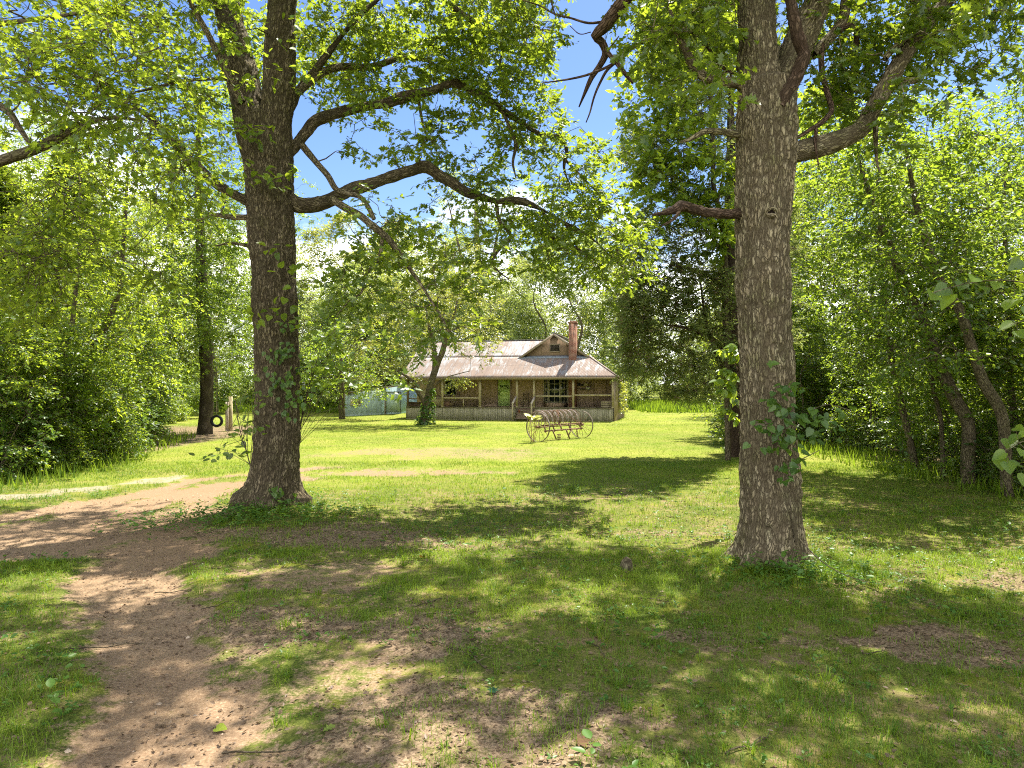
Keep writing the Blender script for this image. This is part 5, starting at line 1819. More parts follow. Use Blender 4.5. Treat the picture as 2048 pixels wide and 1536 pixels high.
hx = RL / 2 - .12
rbox('frame_beam', [((-hx, -.10, AZ + .08), (hx, -.10, AZ + .08), .05, .06)])
rbox('frame_beam', [((-hx + .05, -.24, AZ - .16), (hx - .15, -.24, AZ - .16), .05, .065)])
rbox('frame_struts', [((q, -.10, AZ + .12), (q, -.24, AZ - .22), .04, .05) for q in (-hx + .15, -.75, -.2, .45, hx - .25)])
rbox('drop_leg', [((.1, -.24, AZ - .16), (.22, -.36, .03), .07, .06), ((.55, -.24, AZ - .16), (.2, -.32, .22), .04, .04)])
rbox('drop_leg', [((-.9, -.24, AZ - .16), (-.72, -.3, .06), .04, .05)])
rbox('drop_leg', [((.95, -.24, AZ - .16), (.95, -.26, .08), .04, .04)])
rbox('lever', [((-.42, .0, AZ + .1), (-.5, .1, AZ + .62), .09, .04), ((-.5, .1, AZ + .62), (-.44, .02, AZ + .72), .07, .05)])
rbox('seat_standard', [((-.15, -.02, AZ + .1), (-.1, .12, AZ + .74), .09, .05), ((-.1, .12, AZ + .74), (-.02, .05, AZ + .56), .08, .04)])
rbox('side_brace', [((hx, -.05, AZ + .05), (hx - .75, .2, AZ + .42), .045, .03)])
b = thing('rusted_block', 'small rusty lump of iron lying in the grass under the hay rake', 'scrap', tuple(PX(1118, 868, 30.9) * np.array([1, 1, 0]) + np.array([0, 0, tz(PX(1118, 868, 30.9)[0], 30.9)])), .4)
rbox('iron_spring', [((-.07, 0, .05 + .07 * k), (.08, .01, .06 + .07 * k), .09, .035) for k in range(4)], 'rust', b)
nt_ = 22
for k in range(nt_):
    x = -hx + .18 + (2 * hx - .36) * k / (nt_ - 1)
    a = np.linspace(R(202), R(-32), 22)
    rr = .50 + .02 * math.sin(k * 2.1)
    P = np.stack([np.full(22, x) + .03 * math.sin(k * 5) * np.linspace(0, 1, 22), .30 + rr * .92 * np.cos(a), AZ + .22 + rr * np.sin(a)], -1)
    P = np.vstack([[(x, -.10, AZ + .12)], P[2:]])
    wtube('tine', [(P, .011)], 'rustpaint' if k % 3 else 'rust', rake, 6)
# pale leafed weed growing through the wheel
wp = PX(1065, 880, 29.9)
wz = tz(wp[0], wp[1])
t = thing('broadleaf_weed', 'tall yellow-leaved weed growing beside the left wheel of the hay rake', 'plant', (wp[0], wp[1], wz))
rg_ = np.random.default_rng(9)
b = MB()
st = []
for k, (dx, dy, hh) in enumerate(((-.05, 0, 1.12), (.07, .03, 1.0), (.12, -.05, .75), (-.12, .04, .7))):
    P = spline([(dx * .3, dy, -.05), (dx, dy, hh * .5), (dx * 1.6, dy, hh)], 8)
    b.tube(P, .013, 6)
    st.append(P[-1])
b.build('stems', plain('weed_stem', (.30, .17, .09), .7), t, True)
pos = np.array([[-.02, 0, 1.1]] * 5 + [[.02, 0, 1.05]] * 5 + [[.1, 0, .95]] * 3)
ang = rg_.uniform(0, 6.28, 13)
ang[:4] = (3.1, 3.3, 2.9, .2)
dr_ = np.stack([np.cos(ang), np.sin(ang), rg_.uniform(-.2, .5, 13)], -1)
A = leaves_np(pos, dr_, np.array([0, -.45, 1.0]) + rg_.normal(size=(13, 3)) * .25, rg_.uniform(.28, .46, 13), 'oval', rg_.uniform(.7, 1, 13))
link('leaves', leaf_mesh('weed_leaves', A, leaf_mat('pale_weed_leaf', (.30, .33, .06), (.42, .42, .09), (.46, .46, .08), .35)), t)

# ------------------------------------------------------------------ tyre swing and the pale post behind it
tp = PX(433.5, 842, 33.8)
t = thing('tyre_swing', 'black tyre hung on a rope beside the straight shade tree', 'tyre swing', tuple(tp), .12)
prof = [(.185, -.06), (.20, -.085), (.26, -.095), (.295, -.075), (.305, -.03), (.305, .03), (.295, .075), (.26, .095), (.20, .085), (.185, .06), (.195, .0), (.185, -.06)]
MB().lathe(prof, 40, (0, 0, 0), 'y').build('tyre', M['rubber'], t, True)
MB().tube(np.array([[0, 0, .20], [0, -.09, .25], [0, 0, .315], [.0, .0, 1.2], [-.05, .2, 3.6], [-.1, .4, 5.2]]), .014, 6).build('rope', plain('old_rope', (.25, .2, .12), .9), t, True)
pp = PX(459, 873, 37.5)
t = thing('wooden_post', 'pale weathered double post behind the tyre swing', 'post', (pp[0], pp[1], tz(pp[0], pp[1])), .1)
MB().box(-.20, -.08, -.07, .07, -.3, 1.6).build('plank', M['railwood'], t)
MB().box(-.03, .14, -.09, .09, -.3, 1.9).build('post', M['post'], t)

# ------------------------------------------------------------------ vines, low boughs and saplings close to the oaks
def leafy(name, label, cat, root, stems, pos, rg, tpl, l0, l1, mat, up=(0, -.5, 1), spread=1.0, dirbias=(0, 0, -.35), stem_mat='bark_wood', group=None, tint=(.0, 1.0)):
    """stems: list of (points, radius); leaves at pos"""
    t = thing(name, label, cat, tuple(root), group=group)
    w_ = Wood()
    for P, r in stems:
        P = np.asarray(P, float)
        w_.tube(P - root, np.linspace(r, r * .4, len(P)), 6)
    link('stems', w_.mesh('stems', M[stem_mat]), t)
    n = len(pos)
    dr = rg.normal(size=(n, 3)) * spread * np.array([1, 1, .5]) + np.array(dirbias)
    A = leaves_np(np.asarray(pos) - root, dr, np.array(up) + rg.normal(size=(n, 3)) * .35, rg.uniform(l0, l1, n), tpl, rg.uniform(*tint, n))
    link('leaves', leaf_mesh(name + '_leaves', A, M[mat]), t)
    return t


rg_ = np.random.default_rng(61)
# vine on the left oak: bare woody stem winding up, leaves in clumps on the face of the trunk
d = 12.86
stem = spline([PX(*p) for p in ((556, 985, d - .15), (562, 930, d - .06), (572, 860, d), (576, 800, d), (570, 720, d), (548, 640, d), (512, 590, d + .02), (516, 548, d), (540, 508, d - .02), (548, 470, d), (562, 420, d), (566, 360, d), (560, 320, d), (552, 260, d), (540, 200, d + .05))], 90)
side = [spline([PX(*p) for p in q], 14) for q in (((562, 392, d), (540, 384, d), (512, 372, d)), ((578, 760, d), (596, 720, d + .05), (604, 660, d + .1), (598, 620, d + .1)), ((556, 310, d), (530, 305, d), (505, 300, d + .05)))]
vp = []
for u, v, su_, sv2, n in ((575, 655, 16, 9, 8), (568, 700, 24, 16, 26), (556, 712, 14, 10, 8), (570, 765, 20, 20, 30), (590, 800, 20, 18, 26), (572, 826, 16, 8, 10), (548, 752, 12, 8, 6), (560, 985, 22, 14, 18)):
    for _ in range(n):
        vp.append(PX(u + rg_.normal() * su_ * .62, v + rg_.normal() * sv2 * .62, d - rg_.uniform(.02, .16)))
leafy('climbing_vine', 'woody vine winding up the left oak trunk with clumps of dark heart leaves', 'vine', stem[0], [(stem, .013)] + [(q, .007) for q in side], vp, rg_, 'heart', .075, .12, 'leaf_vine', up=(0, -1.1, .7), dirbias=(0, -.1, -.9), spread=.6)
# drooping leafy sprays high on the left oak trunk (light green)
vp, sts = [], []
for u, v, n, w_, h_ in ((470, 155, 16, 60, 10), (560, 60, 22, 60, 40), (585, 145, 14, 50, 12), (500, 255, 18, 50, 10), (530, 350, 26, 60, 14), (545, 625, 18, 48, 14), (470, 350, 14, 60, 10), (600, 560, 14, 70, 60), (640, 520, 18, 60, 50), (625, 640, 14, 50, 20), (560, 490, 8, 30, 8)):
    c_ = PX(u, v, 12.6)
    sts.append((spline([PX(u + 6, v + 6, 12.9), c_, PX(u + w_, v + 12, 12.3)], 8), .005))
    sts.append((spline([PX(u + 6, v + 6, 12.9), c_, PX(u - w_, v + 12, 12.3)], 8), .005))
    for _ in range(n):
        vp.append(PX(u + rg_.uniform(-1, 1) * w_, v + rg_.normal() * h_ + 6, rg_.uniform(12.1, 12.8)))
leafy('leafy_vine', 'light green leafy vine sprays hanging about the fork of the left oak', 'vine', sts[0][0][0], sts, vp, rg_, 'heart', .11, .17, 'leaf_maple', up=(0, -.5, 1), dirbias=(.1, -.2, -.5))
# vine bunch on the right oak
d = 8.75
sts = [(spline([PX(*p) for p in q], 20), .009) for q in (((1592, 1100, 8.8), (1580, 1000, d), (1575, 900, d), (1570, 860, d), (1560, 800, d), (1545, 760, d)), ((1575, 900, d), (1600, 840, d - .1), (1650, 810, d - .2), (1700, 820, d - .3)),
                                                          ((1570, 870, d), (1540, 850, d - .1), (1510, 850, d - .2)), ((1580, 930, d), (1600, 920, d - .1), (1640, 900, d - .2)), ((1600, 1080, 8.7), (1640, 1120, 8.4), (1690, 1150, 8.0), (1740, 1165, 7.8)))]
vp = []
for u, v, su_, sv2, n in ((1575, 775, 22, 12, 14), (1540, 800, 18, 8, 8), (1580, 830, 36, 18, 34), (1520, 850, 20, 10, 14), (1630, 830, 34, 16, 24), (1680, 820, 20, 8, 4), (1570, 880, 36, 14, 26), (1640, 870, 22, 10, 12), (1670, 860, 14, 8, 3), (1550, 900, 24, 8, 10),
                          (1580, 930, 16, 10, 10), (1570, 960, 10, 10, 6), (1540, 725, 5, 5, 3)):
    for _ in range(n):
        vp.append(PX(u + rg_.normal() * su_ * .8, v + rg_.normal() * sv2 * .8, d - rg_.uniform(.02, .30)))
leafy('climbing_vine', 'bunch of big dark vine leaves growing from the right side of the gray oak trunk', 'vine', sts[0][0][0], sts, vp, rg_, 'heart', .075, .125, 'leaf_vine', up=(0, -.6, 1), dirbias=(.1, -.3, -.55), spread=.8)
# compound-leaved sumac behind the gray oak
vp, vd, sts = [], [], []
for u, v in ((1445, 700), (1452, 740), (1448, 780), (1456, 820), (1470, 690), (1440, 760)):
    a_, b_ = PX(1478, v + 30, 11.6), PX(u - 6, v, 11.2)
    q = spline([a_, (a_ + b_) / 2 + (0, 0, .12), b_], 18)
    sts.append((q, .006))
    for k in range(3, 18):
        vp += [q[k], q[k]]
        vd += [(-.4, -.5, -.45), (-.5, .6, -.45)]
sts.append((spline([PX(1486, 1010, 11.8), PX(1484, 850, 11.7), PX(1478, 700, 11.6)], 12), .014))
t = leafy('sumac', 'light green sumac with feathery leaves beside the left flank of the gray oak', 'shrub', sts[-1][0][0], sts, vp, rg_, 'oval', .12, .16, 'leaf_maple', dirbias=(-.35, 0, -.4), spread=.45)
# saplings at the foot of the left oak and low dark sprays either side of its trunk
for lb, boxes_, stemp, dd, nn in (('dark low sapling left of the left oak trunk with broad shaded leaves', ((440, 505, 800, 860), (430, 500, 890, 920), (490, 520, 720, 800), (450, 510, 850, 880)), ((512, 1010), (500, 930), (480, 860), (470, 800)), 12.3, 92),
                                  ('shaded sapling with spreading boughs just right of the left oak trunk', ((620, 830, 650, 790), (610, 760, 600, 680), (600, 680, 690, 800)), ((590, 1000), (596, 880), (630, 740), (700, 680)), 13.9, 420)):
    vp, sts = [], [(spline([PX(u, v, dd) for u, v in stemp], 14), .014)]
    for x0_, x1_, y0_, y1_ in boxes_:
        for k in range(6 if nn < 100 else 16):
            c_ = PX(rg_.uniform(x0_, x1_), rg_.uniform(y0_, y1_), dd + rg_.uniform(-.7, .7))
            sts.append((spline([sts[0][0][int(rg_.integers(4, 13))], c_ + (0, 0, .1), c_], 7), .005))
            m_ = nn // (6 if nn < 100 else 16) // len(boxes_) + 1
            vp += list(c_ + rg_.normal(size=(m_, 3)) * np.array([.16, .16, .06]))
    leafy('sapling', lb, 'sapling', sts[0][0][0], sts, vp, rg_, 'oval' if nn < 100 else 'maple', .10, .17, 'leaf_wood', dirbias=(0, 0, -.3))
# near bough with big pale leaves at the right edge
for lb, nodes, lv, dd in (('near bough with broad pale leaves reaching in at the right edge', ((2180, 600), (2100, 575), (2000, 560), (1920, 570), (1850, 590)),
                           ((1868, 588), (1895, 575), (1905, 590), (1925, 566), (1950, 555), (1960, 572), (1985, 548), (1995, 565), (2020, 540), (2035, 570), (2050, 555), (2030, 600), (2060, 615), (2040, 520)), 5.2),
                          ('lower near bough with broad pale leaves at the right edge', ((2200, 930), (2120, 900), (2060, 880), (2010, 900)),
                           ((2010, 905), (2020, 880), (2035, 870), (2045, 900), (2015, 925), (2040, 930), (2060, 860), (2062, 910), (2030, 855), (2000, 915), (2050, 950)), 6.0),
                          ('small pale leaved twig above the lower bough at the right edge', ((2200, 660), (2120, 650), (2060, 640), (2020, 650)), ((2025, 645), (2040, 632), (2050, 655), (2035, 662), (2065, 640)), 5.6)):
    st = spline([PX(u, v, dd) for u, v in nodes], 14)
    vp = [PX(u, v, dd + rg_.uniform(-.15, .15)) for u, v in lv]
    sts = [(st, .007)] + [(spline([st[int(np.argmin(np.linalg.norm(st - q, axis=1)))], q], 3), .003) for q in vp]
    leafy('leafy_bough', lb, 'branch', st[0], sts, vp, rg_, 'heart', .10, .155, 'leaf_maple', up=(0, -.6, 1.1), dirbias=(-.5, -.5, -.35), spread=.45)

# ------------------------------------------------------------------ turf and litter
rg_ = np.random.default_rng(88)


def field(n, y0, y1, marg=1.25):
    """points in the visible wedge with a margin, uniform per area"""
    y = np.sqrt(rg_.uniform(y0 * y0, y1 * y1, n))
    x = rg_.uniform(-1, 1, n) * (y * .75 * marg + 1.0)
    return x, y


def in_house(x, y):
    dx, dy = x - HX, y - HY
    lx, ly = dx * hc - dy * hs, dx * hs + dy * hc
    ok = (lx > -.1) & (lx < HW + .1) & (ly > -.1) & (ly < HD)
    a = (x - SC[0]) * fd[0] + (y - SC[1]) * fd[1]
    c_ = (x - SC[0]) * sdv[0] + (y - SC[1]) * sdv[1]
    return ok | ((a > 0) & (a < LEN) & (c_ > 0) & (c_ < DEP))


def blades(n, y0, y1, l0, l1, w0, w1, lean, seg2, dens, clump=.5, tint0=.5):
    x, y = field(n, y0, y1)
    g = n2(x, y, clump, 41) * .55 + n2(x, y, clump * .33, 42) * .45
    kill = dirt_mask(x, y) * 1.0 + litter_mask(x, y) * .5 + gravel_mask(x, y) * .7
    keep = (g + dens - kill > rg_.uniform(.25, .75, n)) & ~in_house(x, y)
    x, y, g = x[keep], y[keep], g[keep]
    m = len(x)
    z = terr(x, y) - .004
    P = np.stack([x, y, z], -1)
    a = rg_.uniform(0, 6.283, m)
    L = rg_.uniform(l0, l1, m) * (.6 + .9 * g)
    W = rg_.uniform(w0, w1, m)
    ln = np.abs(rg_.normal(lean, lean * .5, m))
    d = np.stack([np.cos(a), np.sin(a), np.zeros(m)], -1)
    sdd = np.stack([-np.sin(a), np.cos(a), np.zeros(m)], -1)
    up = np.array([0, 0, 1.0])
    ti = np.clip(tint0 + (n2(x, y, 1.3, 44) - .5) * .6 + (n2(x, y, 5.0, 45) - .5) * .7 + rg_.normal(0, .18, m), 0, 1)
    if seg2:
        mid_ = P + d * (L * ln * .35)[:, None] + up * (L * .55)[:, None]
        tip = P + d * (L * ln)[:, None] + up * (L * (1 - .35 * ln))[:, None]
        V = np.stack([P - sdd * W[:, None] * .5, P + sdd * W[:, None] * .5, mid_ + sdd * W[:, None] * .42, mid_ - sdd * W[:, None] * .42, tip], 1)
        i = np.arange(m)[:, None] * 5
        return V.reshape(-1, 3), i + np.array([0, 1, 2, 3]), i + np.array([3, 2, 4]), np.repeat(ti, 5)
    tip = P + d * (L * ln)[:, None] + up * (L * (1 - .3 * ln))[:, None]
    V = np.stack([P - sdd * W[:, None] * .5, P + sdd * W[:, None] * .5, tip], 1)
    i = np.arange(m)[:, None] * 3
    return V.reshape(-1, 3), np.zeros((0, 4), int), i + np.array([0, 1, 2]), np.repeat(ti, 3)


GV, G4, G3, GT_, gn = [], [], [], [], 0
for args in ((240000, 3.0, 10, .03, .09, .003, .0055, .7, True, .16, .42), (18000, 3.0, 13, .08, .18, .004, .007, .8, True, -.12, .4), (150000, 9, 22, .04, .10, .006, .010, .6, True, .2, .6),
             (300000, 18, 45, .03, .07, .008, .014, .5, False, .34, .9), (150000, 42, 100, .04, .09, .02, .04, .5, False, .40, 1.5)):
    v, f4, f3, ti = blades(*args)
    GV.append(v)
    G4.append(f4 + gn)
    G3.append(f3 + gn)
    GT_.append(ti)
    gn += len(v)
# long-bladed tufts
tx, ty = field(520, 3.2, 16)
tx = np.concatenate([tx, rg_.normal(-4.6, .85, 110), rg_.normal(3.6, .55, 80), rg_.normal(4.4, .3, 30)])
ty = np.concatenate([ty, rg_.normal(12.5, .4, 110), rg_.normal(8.6, .3, 80), rg_.normal(8.6, .2, 30)])
ok_ = (dirt_mask(tx, ty) < .45) & (litter_mask(tx, ty) < .75)
tx, ty = tx[ok_], ty[ok_]
ts_ = rg_.uniform(.5, 1.3, len(tx))
K = 22
m = len(tx) * K
a = rg_.uniform(0, 6.283, m)
rr = np.repeat(ts_, K) * .05 * np.sqrt(rg_.uniform(0, 1, m))
x = np.repeat(tx, K) + rr * np.cos(a)
y = np.repeat(ty, K) + rr * np.sin(a)
L = np.repeat(ts_, K) * rg_.uniform(.06, .16, m)
W = rg_.uniform(.004, .007, m)
P = np.stack([x, y, terr(x, y) - .004], -1)
d_ = np.stack([np.cos(a), np.sin(a), 0 * a], -1)
s_ = np.stack([-np.sin(a), np.cos(a), 0 * a], -1)
ln_ = rg_.uniform(.3, 1.0, m)[:, None]
up = np.array([0, 0, 1.0])
L2 = L[:, None]
md_ = P + d_ * L2 * ln_ * .3 + up * L2 * .6
tip = P + d_ * L2 * ln_ + up * L2 * (1 - .55 * ln_)
V = np.stack([P - s_ * W[:, None] * .5, P + s_ * W[:, None] * .5, md_ + s_ * W[:, None] * .45, md_ - s_ * W[:, None] * .45, tip], 1).reshape(-1, 3)
i = np.arange(m)[:, None] * 5 + gn
GV.append(V)
G4.append(i + np.array([0, 1, 2, 3]))
G3.append(i + np.array([3, 2, 4]))
GT_.append(np.repeat(np.clip(np.repeat(rg_.uniform(0, .7, len(tx)), K) + rg_.normal(0, .15, m), 0, 1), 5))
gn += len(V)
gme = mesh_np('grass', np.concatenate(GV), [(np.concatenate(G4), 0), (np.concatenate(G3), 0)], [M['grass']], False, {'tint': np.concatenate(GT_)})
tag(link('grass', gme), 'short rough grass over the lawn and the woodland floor', 'grass', kind='stuff')

# taller unmown grass along the far field edge and at the foot of the woods
x = np.concatenate([rg_.uniform(-40, -12, 9000), rg_.uniform(12, 34, 9000), rg_.uniform(-22, -11.5, 5000), rg_.uniform(9.5, 16, 5000)])
y = np.concatenate([rg_.uniform(62, 86, 9000), rg_.uniform(62, 84, 9000), rg_.uniform(15, 34, 5000), rg_.uniform(12, 36, 5000)])
keep = np.ones(len(x), bool)
keep[18000:23000] = np.abs(x[18000:23000] + 12.6 + .30 * np.maximum(0, y[18000:23000] - 20)) < 1.3
keep[23000:] = np.abs(x[23000:] - 11.6) < 1.2
x, y = x[keep], y[keep]
m = len(x)
P = np.stack([x, y, terr(x, y)], -1)
a = rg_.uniform(0, 6.283, m)
L = rg_.uniform(.25, .6, m) * np.where(y > 50, 1.3, .8)
W = np.where(y > 50, .07, .02)
d_ = np.stack([np.cos(a), np.sin(a), 0 * a], -1)
s_ = np.stack([-np.sin(a), np.cos(a), 0 * a], -1)
V = np.stack([P - s_ * W[:, None], P + s_ * W[:, None], P + d_ * (L * .4)[:, None] + np.array([0, 0, 1.0]) * L[:, None]], 1).reshape(-1, 3)
tag(link('tall_grass', mesh_np('tall_grass', V, [(np.arange(m * 3).reshape(-1, 3), 0)], [M['grass']], False, {'tint': np.repeat(rg_.uniform(.3, 1, m), 3)})),
    'taller unmown grass along the field edge and the foot of the woods', 'grass', kind='stuff')

# broad little weeds
x, y = field(16000, 3.2, 16)
g = n2(x, y, .8, 51) * .6 + n2(x, y, .25, 52) * .4
boost = np.exp(-(((x + 5.0) / 1.6) ** 2 + ((y - 12.3) / 1.1) ** 2)) * .5 + np.exp(-(((x - 3.5) / 1.0) ** 2 + ((y - 8.5) / .7) ** 2)) * .5
keep = (g + boost - dirt_mask(x, y) * .5 - litter_mask(x, y) * .10 > rg_.uniform(.42, .78, len(x)))
x, y = x[keep], y[keep]
xb = np.concatenate([rg_.normal(-5.3, .9, 300), rg_.normal(-4.2, .8, 180), rg_.normal(3.55, .5, 130)])
yb = np.concatenate([rg_.normal(12.0, .5, 300), rg_.normal(12.2, .45, 180), rg_.normal(8.45, .3, 130)])
tall = np.concatenate([rg_.uniform(.4, 1, len(x)) * np.where(rg_.uniform(0, 1, len(x)) > .9, 3.2, 1.0), rg_.uniform(1.2, 3.4, len(xb))])
x, y = np.concatenate([x, xb]), np.concatenate([y, yb])
m = len(x)
K = 6
hgt = rg_.uniform(.01, .045, (m, K)) * tall[:, None] * 1.6
pos = np.stack([np.repeat(x[:, None], K, 1), np.repeat(y[:, None], K, 1), np.repeat(terr(x, y)[:, None], K, 1) + hgt], -1) + rg_.normal(size=(m, K, 3)) * np.array([.012, .012, 0]) * (1 + tall[:, None, None] * .8)
ang = rg_.uniform(0, 6.283, (m, 1)) + np.arange(K) * 2.4
dr_ = np.stack([np.cos(ang), np.sin(ang), rg_.uniform(-.1, .7, (m, K))], -1)
ln = rg_.uniform(.018, .055, (m, 1)) * rg_.uniform(.6, 1.2, (m, K)) * (.75 + .33 * tall[:, None])
A = leaves_np(pos.reshape(-1, 3), dr_.reshape(-1, 3), np.array([0, 0, 1.0]) + rg_.normal(size=(m * K, 3)) * .3, ln.ravel(), 'oval', np.clip(rg_.normal(.5, .25, m * K), 0, 1))
tag(link('weeds', leaf_mesh('weeds', A, M['weed'])), 'low broad-leaved weeds scattered over the shaded ground and round the oak trunks', 'weeds', kind='stuff')

# dead leaves
x, y = field(80000, 3.0, 15)
keep = (litter_mask(x, y) * 1.2 + .14 - dirt_mask(x, y) * .04 > rg_.uniform(.05, 1.0, len(x)))
x, y = x[keep], y[keep]
m = len(x)
pos = np.stack([x, y, terr(x, y) + rg_.uniform(.004, .02, m)], -1)
a = rg_.uniform(0, 6.283, m)
A = leaves_np(pos, np.stack([np.cos(a), np.sin(a), rg_.normal(0, .25, m)], -1), np.array([0, 0, 1.0]) + rg_.normal(size=(m, 3)) * .4, rg_.uniform(.015, .055, m), 'simple', rg_.uniform(0, 1, m))
tag(link('fallen_leaves', leaf_mesh('fallen_leaves', A, M['deadleaf'])), 'brown fallen leaves lying in patches on the shaded ground', 'fallen leaves', kind='stuff')

# clods and pebbles on the track
x, y = field(26000, 3.2, 22)
dm = dirt_mask(x, y)
keep = dm > rg_.uniform(.35, 1.2, len(x))
x, y = x[keep], y[keep]
m = len(x)
r_ = rg_.uniform(.004, .013, m) * (1 + (rg_.uniform(0, 1, m) > .97) * 1.6)
base = np.array([(1, 0, 0), (0, 1, 0), (-1, 0, 0), (0, -1, 0), (0, 0, .8)])
rot = rg_.uniform(0, 6.28, m)
cr_, sr_ = np.cos(rot)[:, None], np.sin(rot)[:, None]
bx_ = base[None, :, 0] * cr_ - base[None, :, 1] * sr_
by_ = base[None, :, 0] * sr_ + base[None, :, 1] * cr_
V = np.stack([x[:, None] + bx_ * r_[:, None] * 1.3, y[:, None] + by_ * r_[:, None], (terr(x, y) - .002)[:, None] + base[None, :, 2] * r_[:, None]], -1) + rg_.normal(size=(m, 5, 3)) * r_[:, None, None] * .2
Fp = (np.arange(m)[:, None, None] * 5 + np.array([(0, 1, 4), (1, 2, 4), (2, 3, 4), (3, 0, 4)])).reshape(-1, 3)
tp_ = NT('clods')
tcol = tp_.ramp(tp_.attr('tint', 'Fac'), [(0, (.14, .085, .05)), (.6, (.30, .20, .125)), (1, (.42, .33, .24))])
tag(link('gravel', mesh_np('gravel', V.reshape(-1, 3), [(Fp, 0)], [tp_.done(tcol, .95, None, .1)], True, {'tint': np.repeat(rg_.uniform(0, 1, m), 5)})),
    'loose clods and pebbles on the bare dirt', 'gravel', kind='stuff')

# twigs
for i, (u, v, L_, ang_) in enumerate(((215, 1285, .62, .3), (350, 1180, .5, -.2), (650, 1130, .5, .8), (900, 1305, .6, -.5), (960, 1330, .5, -1.0), (560, 1495, .75, .15), (860, 1210, .45, .6), (880, 1232, .35, .2), (1310, 1205, .4, -.4),
                                      (1200, 1310, .35, -1.2), (1500, 1490, .5, .7), (330, 1050, .45, .7), (1760, 1300, .4, .3), (440, 1210, .4, .05))):
    d = 3276 / (v - 775)
    x, y = (u - 1024) * d / F, d
    t = np.linspace(-.5, .5, 9)
    ca, sa = math.cos(ang_), math.sin(ang_)
    cv = .06 * np.sin(t * 5 + i)
    X, Y = x + L_ * (t * ca - cv * sa), y + L_ * (t * sa + cv * ca)
    Q = np.stack([X, Y, terr(X, Y) + .012 + .012 * np.sin(t * 7 + i) ** 2], -1)
    root = Q[0].copy()
    w_ = Wood()
    w_.tube(Q - root, np.linspace(.007, .003, 9), 6)
    if i % 2 == 0:
        w_.tube(spline([Q[4] - root, Q[4] - root + (.06, .05, .02), Q[4] - root + (.13, .07, .012)], 5), np.linspace(.005, .002, 5), 5)
    o = link('fallen_twig', w_.mesh('fallen_twig', M['bark_wood']), None, tuple(root))
    tag(o, 'thin brown twig lying on the shaded ground', 'twig', 'twigs strewn on the ground')


def ground_px(u, v):
    d = (HC - .0) * F / (v - HZ)
    x = (u - 1024) * d / F
    return np.array([x, d, tz(x, d)])


# stump, odd single leaves
p = ground_px(1252, 1140)
t = thing('tree_stump', 'small broken stump in the grass left of the gray oak', 'stump', tuple(p))
w_ = Wood()
w_.tube(np.array([[0, 0, -.06], [0, 0, .0], [.005, 0, .06], [.01, .0, .12], [.0, 0, .15]]), np.array([.13, .105, .085, .07, .03]), 18, ridge=1.6)
link('stump', w_.mesh('stump', M['bark_wood']), t)
for lb, u, v, tpl, L_, col_, az in (('large dry tan leaf lying at the bottom centre of the ground', 1155, 1500, 'maple', .11, (.14, .085, .05), .4), ('green oak leaf lying on the bare dirt', 645, 1472, 'oak', .11, (.17, .22, .05), .9),
                                    ('round yellow-green leaf lying on the dirt', 432, 1448, 'heart', .095, (.28, .34, .05), -.3), ('orange fallen leaf in the grass between the oaks', 842, 1119, 'maple', .09, (.50, .14, .03), 1.2),
                                    ('blue-green broad leaf standing in the shaded grass', 985, 1395, 'maple', .10, (.05, .12, .06), 1.5)):
    p = ground_px(u, v) + np.array([0, 0, .022])
    A = leaves_np(np.zeros((1, 3)), np.array([[math.cos(az), math.sin(az), .12]]), np.array([[.05, -.35, 1.0]]), np.array([L_]), tpl, np.array([.5]))
    me = leaf_mesh('fallen_leaf', A, leaf_mat('single_leaf', tuple(c * .8 for c in col_), col_, col_, .2, 0.0))
    tag(link('fallen_leaf', me, None, tuple(p)), lb, 'leaf')


# ------------------------------------------------------------------ light, sky, camera
w = bpy.data.worlds.new('World')
S.world = w
w.use_nodes = True
nt = w.node_tree
nt.nodes.clear()
wo = nt.nodes.new('ShaderNodeOutputWorld')
sky = nt.nodes.new('ShaderNodeTexSky')
sky.sky_type = 'NISHITA'
sky.sun_disc = False
sky.sun_elevation = SUN_EL
sky.sun_rotation = SUN_AZ
sky.air_density = 1.0
sky.dust_density = .4
sky.ozone_density = 1.4
bg = nt.nodes.new('ShaderNodeBackground')
bg.inputs[1].default_value = .064
hs_ = nt.nodes.new('ShaderNodeHueSaturation')
hs_.inputs['Saturation'].default_value = 1.2
hs_.inputs['Hue'].default_value = .51
nt.links.new(sky.outputs[0], hs_.inputs['Color'])
nt.links.new(hs_.outputs[0], bg.inputs[0])
tc = nt.nodes.new('ShaderNodeTexCoord')
mp = nt.nodes.new('ShaderNodeMapping')
mp.inputs['Scale'].default_value = (1.0, 1.0, 2.6)
mp.inputs['Location'].default_value = (.35, .2, 0)
nt.links.new(tc.outputs['Generated'], mp.inputs[0])
no = nt.nodes.new('ShaderNodeTexNoise')
no.inputs['Scale'].default_value = 3.2
no.inputs['Detail'].default_value = 7
no.inputs['Roughness'].default_value = .55
nt.links.new(mp.outputs[0], no.inputs['Vector'])
sx = nt.nodes.new('ShaderNodeSeparateXYZ')
nt.links.new(tc.outputs['Generated'], sx.inputs[0])
mr = nt.nodes.new('ShaderNodeMapRange')
mr.inputs['From Min'].default_value = .12
mr.inputs['From Max'].default_value = .36
mr.inputs['To Min'].default_value = .22
mr.inputs['To Max'].default_value = -.12
nt.links.new(sx.outputs['Z'], mr.inputs['Value'])
ad = nt.nodes.new('ShaderNodeMath')
ad.operation = 'ADD'
nt.links.new(no.outputs['Fac'], ad.inputs[0])
nt.links.new(mr.outputs[0], ad.inputs[1])
mr2 = nt.nodes.new('ShaderNodeMapRange')          # unseen cloud added overhead and behind the camera as white fill light
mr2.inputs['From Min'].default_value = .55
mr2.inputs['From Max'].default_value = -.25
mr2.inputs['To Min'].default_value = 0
mr2.inputs['To Max'].default_value = .24
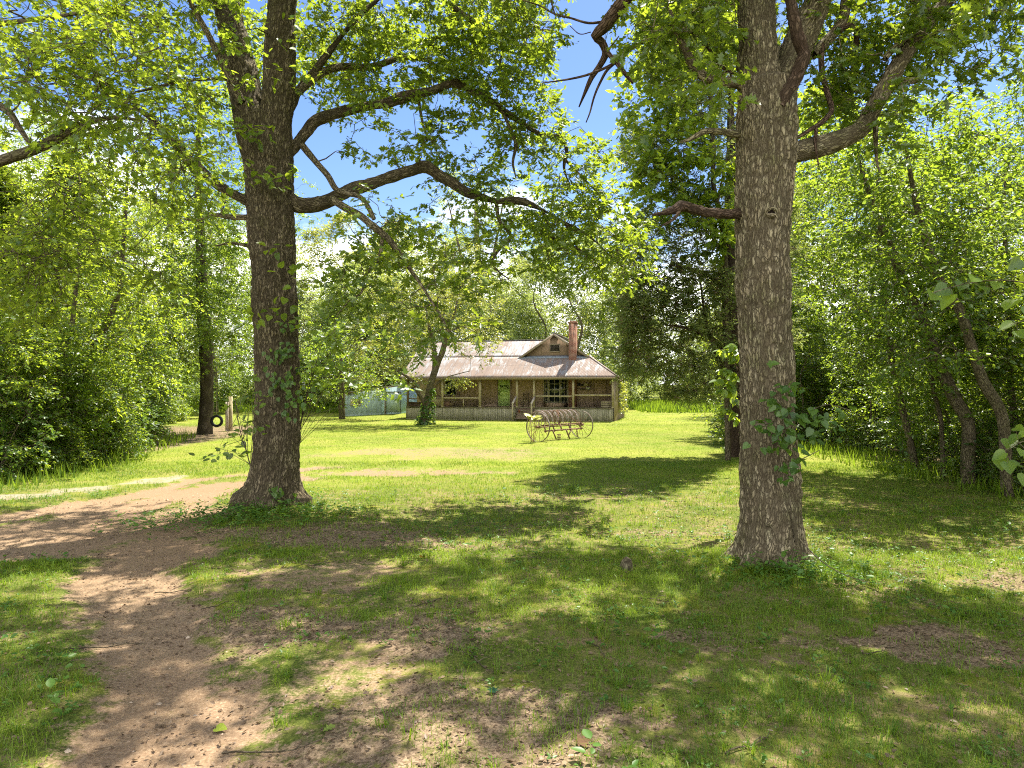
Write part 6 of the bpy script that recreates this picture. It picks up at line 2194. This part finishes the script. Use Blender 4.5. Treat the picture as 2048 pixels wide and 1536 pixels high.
nt.links.new(sx.outputs['Y'], mr2.inputs['Value'])
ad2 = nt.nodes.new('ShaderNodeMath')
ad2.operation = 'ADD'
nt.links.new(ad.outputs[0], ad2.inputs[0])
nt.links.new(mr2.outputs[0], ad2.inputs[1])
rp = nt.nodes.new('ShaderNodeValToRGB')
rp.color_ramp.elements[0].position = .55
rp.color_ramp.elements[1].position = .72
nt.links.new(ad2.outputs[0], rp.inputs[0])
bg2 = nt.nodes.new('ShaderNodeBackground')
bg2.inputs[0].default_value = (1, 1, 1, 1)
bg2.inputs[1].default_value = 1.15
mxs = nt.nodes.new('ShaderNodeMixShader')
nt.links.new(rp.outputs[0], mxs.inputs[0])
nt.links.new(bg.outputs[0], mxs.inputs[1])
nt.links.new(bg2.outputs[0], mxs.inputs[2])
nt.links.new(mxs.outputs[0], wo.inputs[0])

sd = bpy.data.lights.new('sun', 'SUN')
sd.energy = 4.9
sd.angle = R(.53)
sd.color = (1.0, .945, .83)
so = bpy.data.objects.new('sun', sd)
COL.objects.link(so)
sv = Vector((math.sin(SUN_AZ) * math.cos(SUN_EL), math.cos(SUN_AZ) * math.cos(SUN_EL), math.sin(SUN_EL)))
so.rotation_euler = sv.to_track_quat('Z', 'Y').to_euler()
so.location = sv * 60

cd = bpy.data.cameras.new('camera')
cd.sensor_width = 36
cd.lens = 24
cd.shift_y = 7 / 2048
cd.clip_end = 3000
co = bpy.data.objects.new('camera', cd)
COL.objects.link(co)
co.location = (0, 0, HC)
co.rotation_euler = (R(90), 0, 0)
S.camera = co
S.view_settings.view_transform = 'Standard'
S.view_settings.look = 'None'
S.view_settings.gamma = 1
S.view_settings.exposure = 1.75
S.render.engine = 'CYCLES'
c = S.cycles
c.use_denoising = False
c.max_bounces = 7
c.diffuse_bounces = 4
c.transmission_bounces = 5
c.glossy_bounces = 2
c.transparent_max_bounces = 4
c.sample_clamp_indirect = 3
c.use_adaptive_sampling = False
c.pixel_filter_type = 'BLACKMAN_HARRIS'
c.filter_width = 1.1
